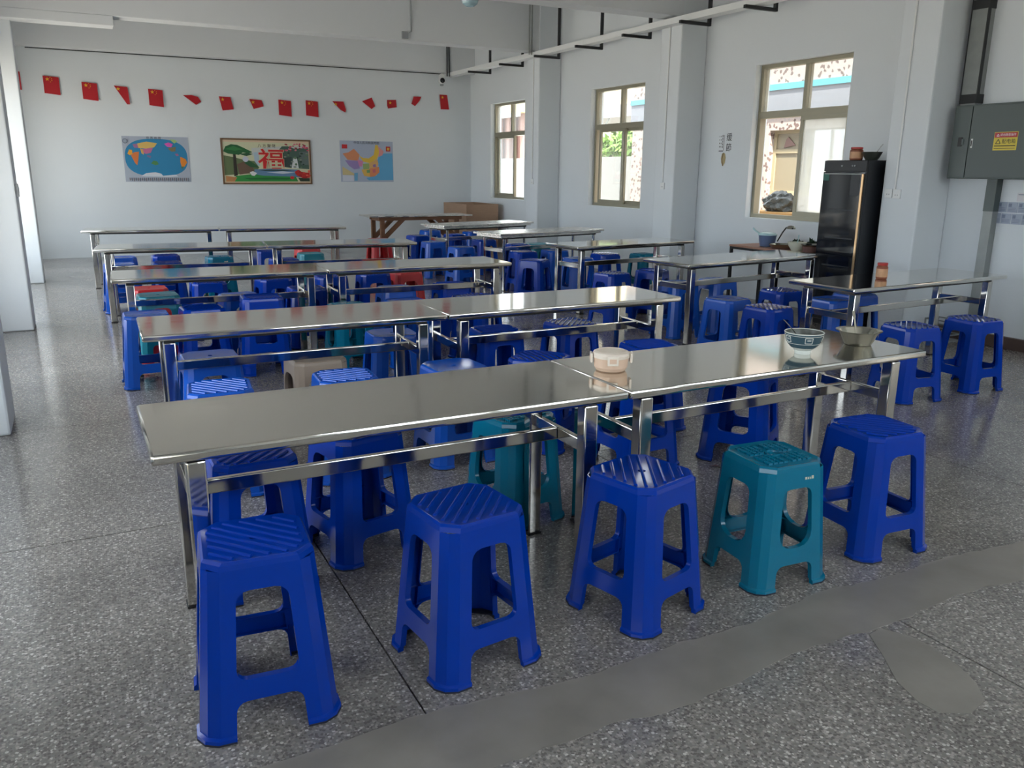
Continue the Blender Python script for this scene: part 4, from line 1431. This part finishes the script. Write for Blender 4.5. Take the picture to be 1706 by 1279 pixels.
tri(full, 0.042, 0.074, 0.022, 0.006, 0.0012, 0.0018, 2)
tri(full, 0.035, 0.128, 0.011, 0.005, 0.0018, 0.0024, 3)
bpy.data.objects.remove(st_)
st_ = link('warning_sticker', full.mesh('warning_sticker', ['sticker_yellow', 'sticker_red', 'ink_olive', 'ink_white'], 0), d2)
st_.matrix_local = facing('right', 0.0, 0.645, 0.245)
st_['label'] = 'yellow and red warning sticker'
# lettering belongs to the sticker's door
tm = link('lettering', text_mesh('配电箱', 0.042, 'ink_olive', 0.0003), d2)
tm.matrix_local = facing('right', -0.002, 0.645 - 0.137, 0.245 + 0.073)
tm = link('lettering', text_mesh('请勿随意操作', 0.024, 'ink_white', 0.0003), d2)
tm.matrix_local = facing('right', -0.0028, 0.645 - 0.125, 0.245 + 0.129)

tk = thing('cable_duct', 'vertical metal cable trunk from the ceiling down to the panel', 'cable duct', (7.40, 5.165, 2.15))
MB().box(-0.05, 0.049, -0.075, 0.075, 0.0, ZC - 2.15 - 0.002).build('duct', 'galvanised', tk, 0)
for z in (0.02, 0.82):
    MB().box(-0.056, 0.049, -0.082, 0.082, z, z + 0.08).build('coupling', 'dark_metal', tk, 0)
for y in (-0.079, 0.079):
    MB().box(-0.054, -0.02, y - 0.005, y + 0.005, 0.1, ZC - 2.15 - 0.002).build('edge_strip', 'dark_metal', tk, 0)
tk = thing('cable_duct', 'vertical metal cable trunk from the panel down to the floor', 'cable duct', (7.40, 4.83, 0.12))
MB().box(-0.03, 0.049, -0.045, 0.045, 0.0, 1.10).build('duct', 'galvanised', tk, 0)
MB().box(-0.034, 0.049, -0.048, 0.048, 1.10, 1.384).build('upper_duct', 'panel_green', tk, 0)

# notices at the right edge
mat('notice_blue', srgb(150, 160, 178), 0.4)
mat('notice_ink', srgb(110, 120, 140), 0.5)
mat('notice_white', srgb(206, 204, 208), 0.5)
for zz, lab, n_ in ((1.215, 'upper row of pale blue printed cards on the wall under the panel', 5), (1.115, 'lower row of pale blue printed cards on the wall under the panel', 6)):
    nr = thing('notice_row', lab, 'notice', (0, 0, 0), 0, 'rows of wall notices')
    y0 = 4.80 if n_ == 5 else 4.845
    nr.matrix_world = facing('right', XW - 0.001, y0, zz)
    for i in range(n_):
        c = MB().box(i * 0.095 + 0.003, i * 0.095 + 0.092, 0, 0.092, 0, 0.003)
        c.box(i * 0.095 + 0.012, i * 0.095 + 0.04, 0.05, 0.08, 0.003, 0.0036, 1)
        for q in (0.02, 0.032, 0.044):
            c.box(i * 0.095 + 0.012, i * 0.095 + 0.082, q - 0.006, q - 0.002, 0.003, 0.0036, 1)
        c.build('card', ['notice_blue', 'notice_ink'], nr, 0)
pn_ = thing('paper_notice', 'white paper notice at the right edge under the electrical panel', 'notice', (0, 0, 0))
pn_.matrix_world = facing('right', XW - 0.001, 4.63, 1.315)
MB().box(0, 0.21, 0, 0.075, 0, 0.002).build('sheet', 'notice_white', pn_, 0)
MB().box(0.01, 0.20, 0.055, 0.062, 0.002, 0.0026).build('printed_line', 'notice_ink', pn_, 0)

# calligraphy sticker and a small dried ornament by the near window
cs = thing('calligraphy_sticker', 'black brush-lettered wall sticker left of the near window', 'wall sticker', (0, 0, 0))
cs.matrix_world = facing('right', XW - 0.0008, 8.63, 1.80)
for i, chx in enumerate('缓節'):
    tm = link('lettering', text_mesh(chx, 0.105, 'ink_black'), cs)
    tm.location = (0.195, 0.165 - 0.125 * i, 0.0006)
MB().box(0.098, 0.104, 0.01, 0.20, 0, 0.0012).build('line', 'ink_black', cs, 0)
mc = MB()
for i in range(3):
    for j in range(5 if i == 2 else 4):
        if i == 2:
            mc.box(0.070, 0.080, 0.04 + j * 0.034, 0.066 + j * 0.034, 0, 0.0012)
        else:
            mc.box(0.014 + i * 0.028, 0.022 + i * 0.028, 0.05 + j * 0.042, 0.066 + j * 0.042, 0, 0.0012)
mc.box(0.012, 0.095, 0.0, 0.010, 0, 0.0012)
mc.build('small_script', 'ink_black', cs, 0)
orn = thing('wall_ornament', 'small tan leaf-shaped ornament hanging below the calligraphy sticker', 'ornament', (0, 0, 0))
orn.matrix_world = facing('right', XW - 0.001, 8.52, 1.70)
mat('ornament_tan', srgb(176, 160, 116), 0.6)
lf = [(0, -0.085), (0.035, -0.04), (0.045, 0.02), (0.03, 0.07), (0, 0.085), (-0.03, 0.07), (-0.045, 0.02), (-0.035, -0.04)]
m_ = MB()
m_.add([(x, y, 0.002) for x, y in lf] + [(0, 0, 0.022)], [(i, (i + 1) % 8, 8) for i in range(8)])
m_.build('leaf', 'ornament_tan', orn)
MB().tube([(0, -0.08, 0.008), (0, 0, 0.024), (0, 0.08, 0.008)], 0.004, 6).build('rib', 'brown_wood', orn)

# ================================================================== OUTSIDE THE WINDOWS
mat('yard_ground', srgb(182, 176, 168), 0.9, noise=(2, 0.15, (1, 1, 1)))
mat('block_wall', srgb(100, 99, 97), 0.9, noise=(1.5, 0.1, (1, 1, 1)))
mat('cream_render', srgb(160, 148, 124), 0.9)
mat('yellow_render', srgb(168, 150, 98), 0.9)
mat('pink_brick', srgb(140, 108, 98), 0.9)
mat('roof_sheet', srgb(122, 122, 120), 0.7)
mat('cyan_band', srgb(70, 140, 152), 0.6)
mat('awning_grey', srgb(112, 114, 121), 0.7, noise=(3, 0.08, (1, 1, 1)))
mat('old_frame', srgb(142, 132, 108), 0.7)
mat('old_glass', srgb(120, 112, 94), 0.3)
mat('hedge_green', (0.10, 0.19, 0.03), 0.6)
mat('bag_grey', (0.06, 0.068, 0.066), 0.4, noise=(14, 0.7, (1, 1, 1)))
mat('plank', srgb(190, 150, 96), 0.7)
struct(MB().box(-40, 60, -30, 70, -0.3, -0.151).build('ground', 'yard_ground', smooth=0))
rb = thing('added_rear_building', 'unseen cream building added behind the back wall to dim reflected sky', 'building', (0, -9.0, -0.15))  # unseen block, added so the steel legs mirror less bright sky
MB().box(-8, 16, -4, 0, 0, 3.2).build('wall', 'cream_render', rb, 0)
MB().box(-8.2, 16.2, -4.2, 0.3, 3.2, 3.4).build('roof', 'roof_sheet', rb, 0)
nb = thing('neighbour_building', 'speckled plaster building seen through the near window', 'building', (10.0, 0, 0))
wb_ = MB()
wy0, wy1, wz0, wz1 = 8.90, 10.38, 1.20, 2.19
wb_.box(0, 5, -2, wy0, -0.15, 7)
wb_.box(0, 5, wy1, 14.15, -0.15, 7)
wb_.box(0, 5, wy0, wy1, -0.15, wz0)
wb_.box(0, 5, wy0, wy1, wz1, 7)
wb_.build('wall', 'speckled_plaster', nb, 0)
MB().box(-0.05, 0, -2, 14.16, 2.47, 2.79).build('fascia', 'awning_grey', nb, 0)
MB().box(-0.07, 0, -2, 14.17, 2.79, 2.88).build('cyan_trim', 'cyan_band', nb, 0)
wf = MB()
for (a, b_, c_, d_) in ((wy0, wy0 + 0.06, wz0, wz1), (wy1 - 0.06, wy1, wz0, wz1), (wy0 + 0.06, wy1 - 0.06, wz0, wz0 + 0.06), (wy0 + 0.06, wy1 - 0.06, wz1 - 0.05, wz1), (wy0 + 0.06, wy1 - 0.06, 1.84, 1.90), (9.61, 9.67, wz0 + 0.06, 1.84)):
    wf.box(0.10, 0.16, a, b_, c_, d_)
wo = wf.build('window_frame', 'old_frame', nb, 0)
for (a, b_, c_, d_) in ((wy0 + 0.06, 9.61, wz0 + 0.06, 1.84), (9.67, wy1 - 0.06, wz0 + 0.06, 1.84), (wy0 + 0.06, wy1 - 0.06, 1.90, wz1 - 0.05)):
    MB().box(0.12, 0.14, a, b_, c_, d_).build('pane', 'old_glass', wo, 0)
hole_mb = MB().add([(0.105, 10.08, 2.09), (0.105, 9.92, 1.96), (0.105, 10.16, 1.92), (0.105, 10.12, 2.05)], [(0, 1, 2, 3)])  # flat brown sheet drawn for the dark broken hole in the pane
link('broken_hole', solid(hole_mb, 'broken_hole', 'brown_glaze', 0.01), wo)

sh_ = thing('work_bench', 'rough plank bench outside the near window', 'bench', (8.15, 7.5, -0.15))
MB().box(0, 0.45, 0, 1.35, 1.15, 1.19).build('plank_top', 'plank', sh_, 0)
for x in (0.04, 0.41):
    for y in (0.05, 1.30):
        MB().box(x - 0.03, x + 0.03, y - 0.03, y + 0.03, 0, 1.15).build('leg', 'plank', sh_, 0)
bm = bmesh.new()
bmesh.ops.create_icosphere(bm, subdivisions=4, radius=1)
rg = random.Random(21)
for v in bm.verts:
    d = v.co.copy()
    k = 1 + 0.16 * math.sin(7 * d.x + 3 * d.y) * math.cos(6 * d.z + 2 * d.y) + 0.07 * math.sin(19 * d.y + 11 * d.x) + rg.uniform(-0.02, 0.02)
    v.co = Vector((d.x * 0.17 * k, d.y * 0.23 * k, max(-0.10, d.z * 0.15 * k) + 0.10))
me = bpy.data.meshes.new('plastic_bag')
bm.to_mesh(me)
bm.free()
me.materials.append(MATS['bag_grey'])
bg = tag(link('plastic_bag', me), 'crumpled dark grey plastic bag outside the open near window', 'bag')
bg.location = (8.36, 8.38, 1.041)

bwall = struct(MB().box(16.0, 16.25, 14, 60, -0.15, 2.0).build('boundary_wall', 'block_wall', smooth=0))
hd = thing('hedge', 'bright green bushes above the yard wall, seen through the middle window', 'bush', (17.4, 24.0, 0))
lf_ = MB()
leaf_clump(lf_, (0, 0, 2.3), (0.9, 2.6, 0.75), 1500, 0.16, 4, 1.0)
lf_.build('foliage', 'hedge_green', hd, 0)
stn = MB()
for y in (-1.6, -0.5, 0.6, 1.7):
    stn.tube([(0, y, -0.15), (0.1, y + 0.1, 2.2)], 0.05, 6)
stn.build('stems', 'brown_wood', hd)
cp = thing('carport', 'grey sheet carport roof on thin braced posts beyond the middle window', 'carport', (20.5, 27, 0))
MB().box(-1.6, 2.2, -5, 6, 3.55, 4.0).build('roof', 'roof_sheet', cp, 0)
for y in (-4.5, -1.0, 2.5, 5.5):
    MB().tube([(-1.3, y, -0.15), (-1.3, y, 3.55)], 0.06, 8).build('post', 'galvanised', cp)
    br = MB()
    br.tube([(-1.3, y, 2.9), (-1.3, y + 0.7, 3.55)], 0.035, 6)
    br.tube([(-1.3, y, 2.9), (-1.3, y - 0.7, 3.55)], 0.035, 6)
    br.build('brace', 'galvanised', cp)
cbd = thing('cream_building', 'cream rendered building edge beyond the middle window', 'building', (24, 36.0, 0))
MB().box(0, 2, 0, 2.6, -0.15, 9).build('wall', 'cream_render', cbd, 0)
MB().box(-0.1, 2.1, -0.1, 2.7, 9.0, 9.2).build('parapet', 'roof_sheet', cbd, 0)
yh = thing('yellow_house', 'yellow house with pink brick pillars seen through the far window', 'building', (20, 37.4, 0))
MB().box(0.6, 1.6, 0, 9, -0.15, 4.2).build('wall', 'pink_brick', yh, 0)
MB().box(-0.4, 1.8, -0.3, 9.6, 4.25, 5.4).build('roof_band', 'yellow_render', yh, 0)
MB().box(-0.45, -0.4, -0.3, 9.6, 4.05, 4.25).build('gutter', 'roof_sheet', yh, 0)
for y in (0.5, 2.0, 3.5, 5.0, 6.5, 8.0):
    MB().box(0.1, 0.5, y - 0.16, y + 0.16, -0.15, 4.25).build('pillar', 'pink_brick', yh, 0)
gt_ = thing('board_fence', 'pale brown board fence beyond the far window', 'fence', (12.2, 21.2, -0.15))
for i in range(9):
    MB().box(0, 0.03, i * 0.15, i * 0.15 + 0.142, 0.05, 2.05).build('board', 'board_wood', gt_, 0)
for z in (0.4, 1.6):
    MB().box(0.03, 0.07, 0, 1.34, z, z + 0.08).build('rail', 'board_wood', gt_, 0)
print('objects', len(bpy.data.objects))
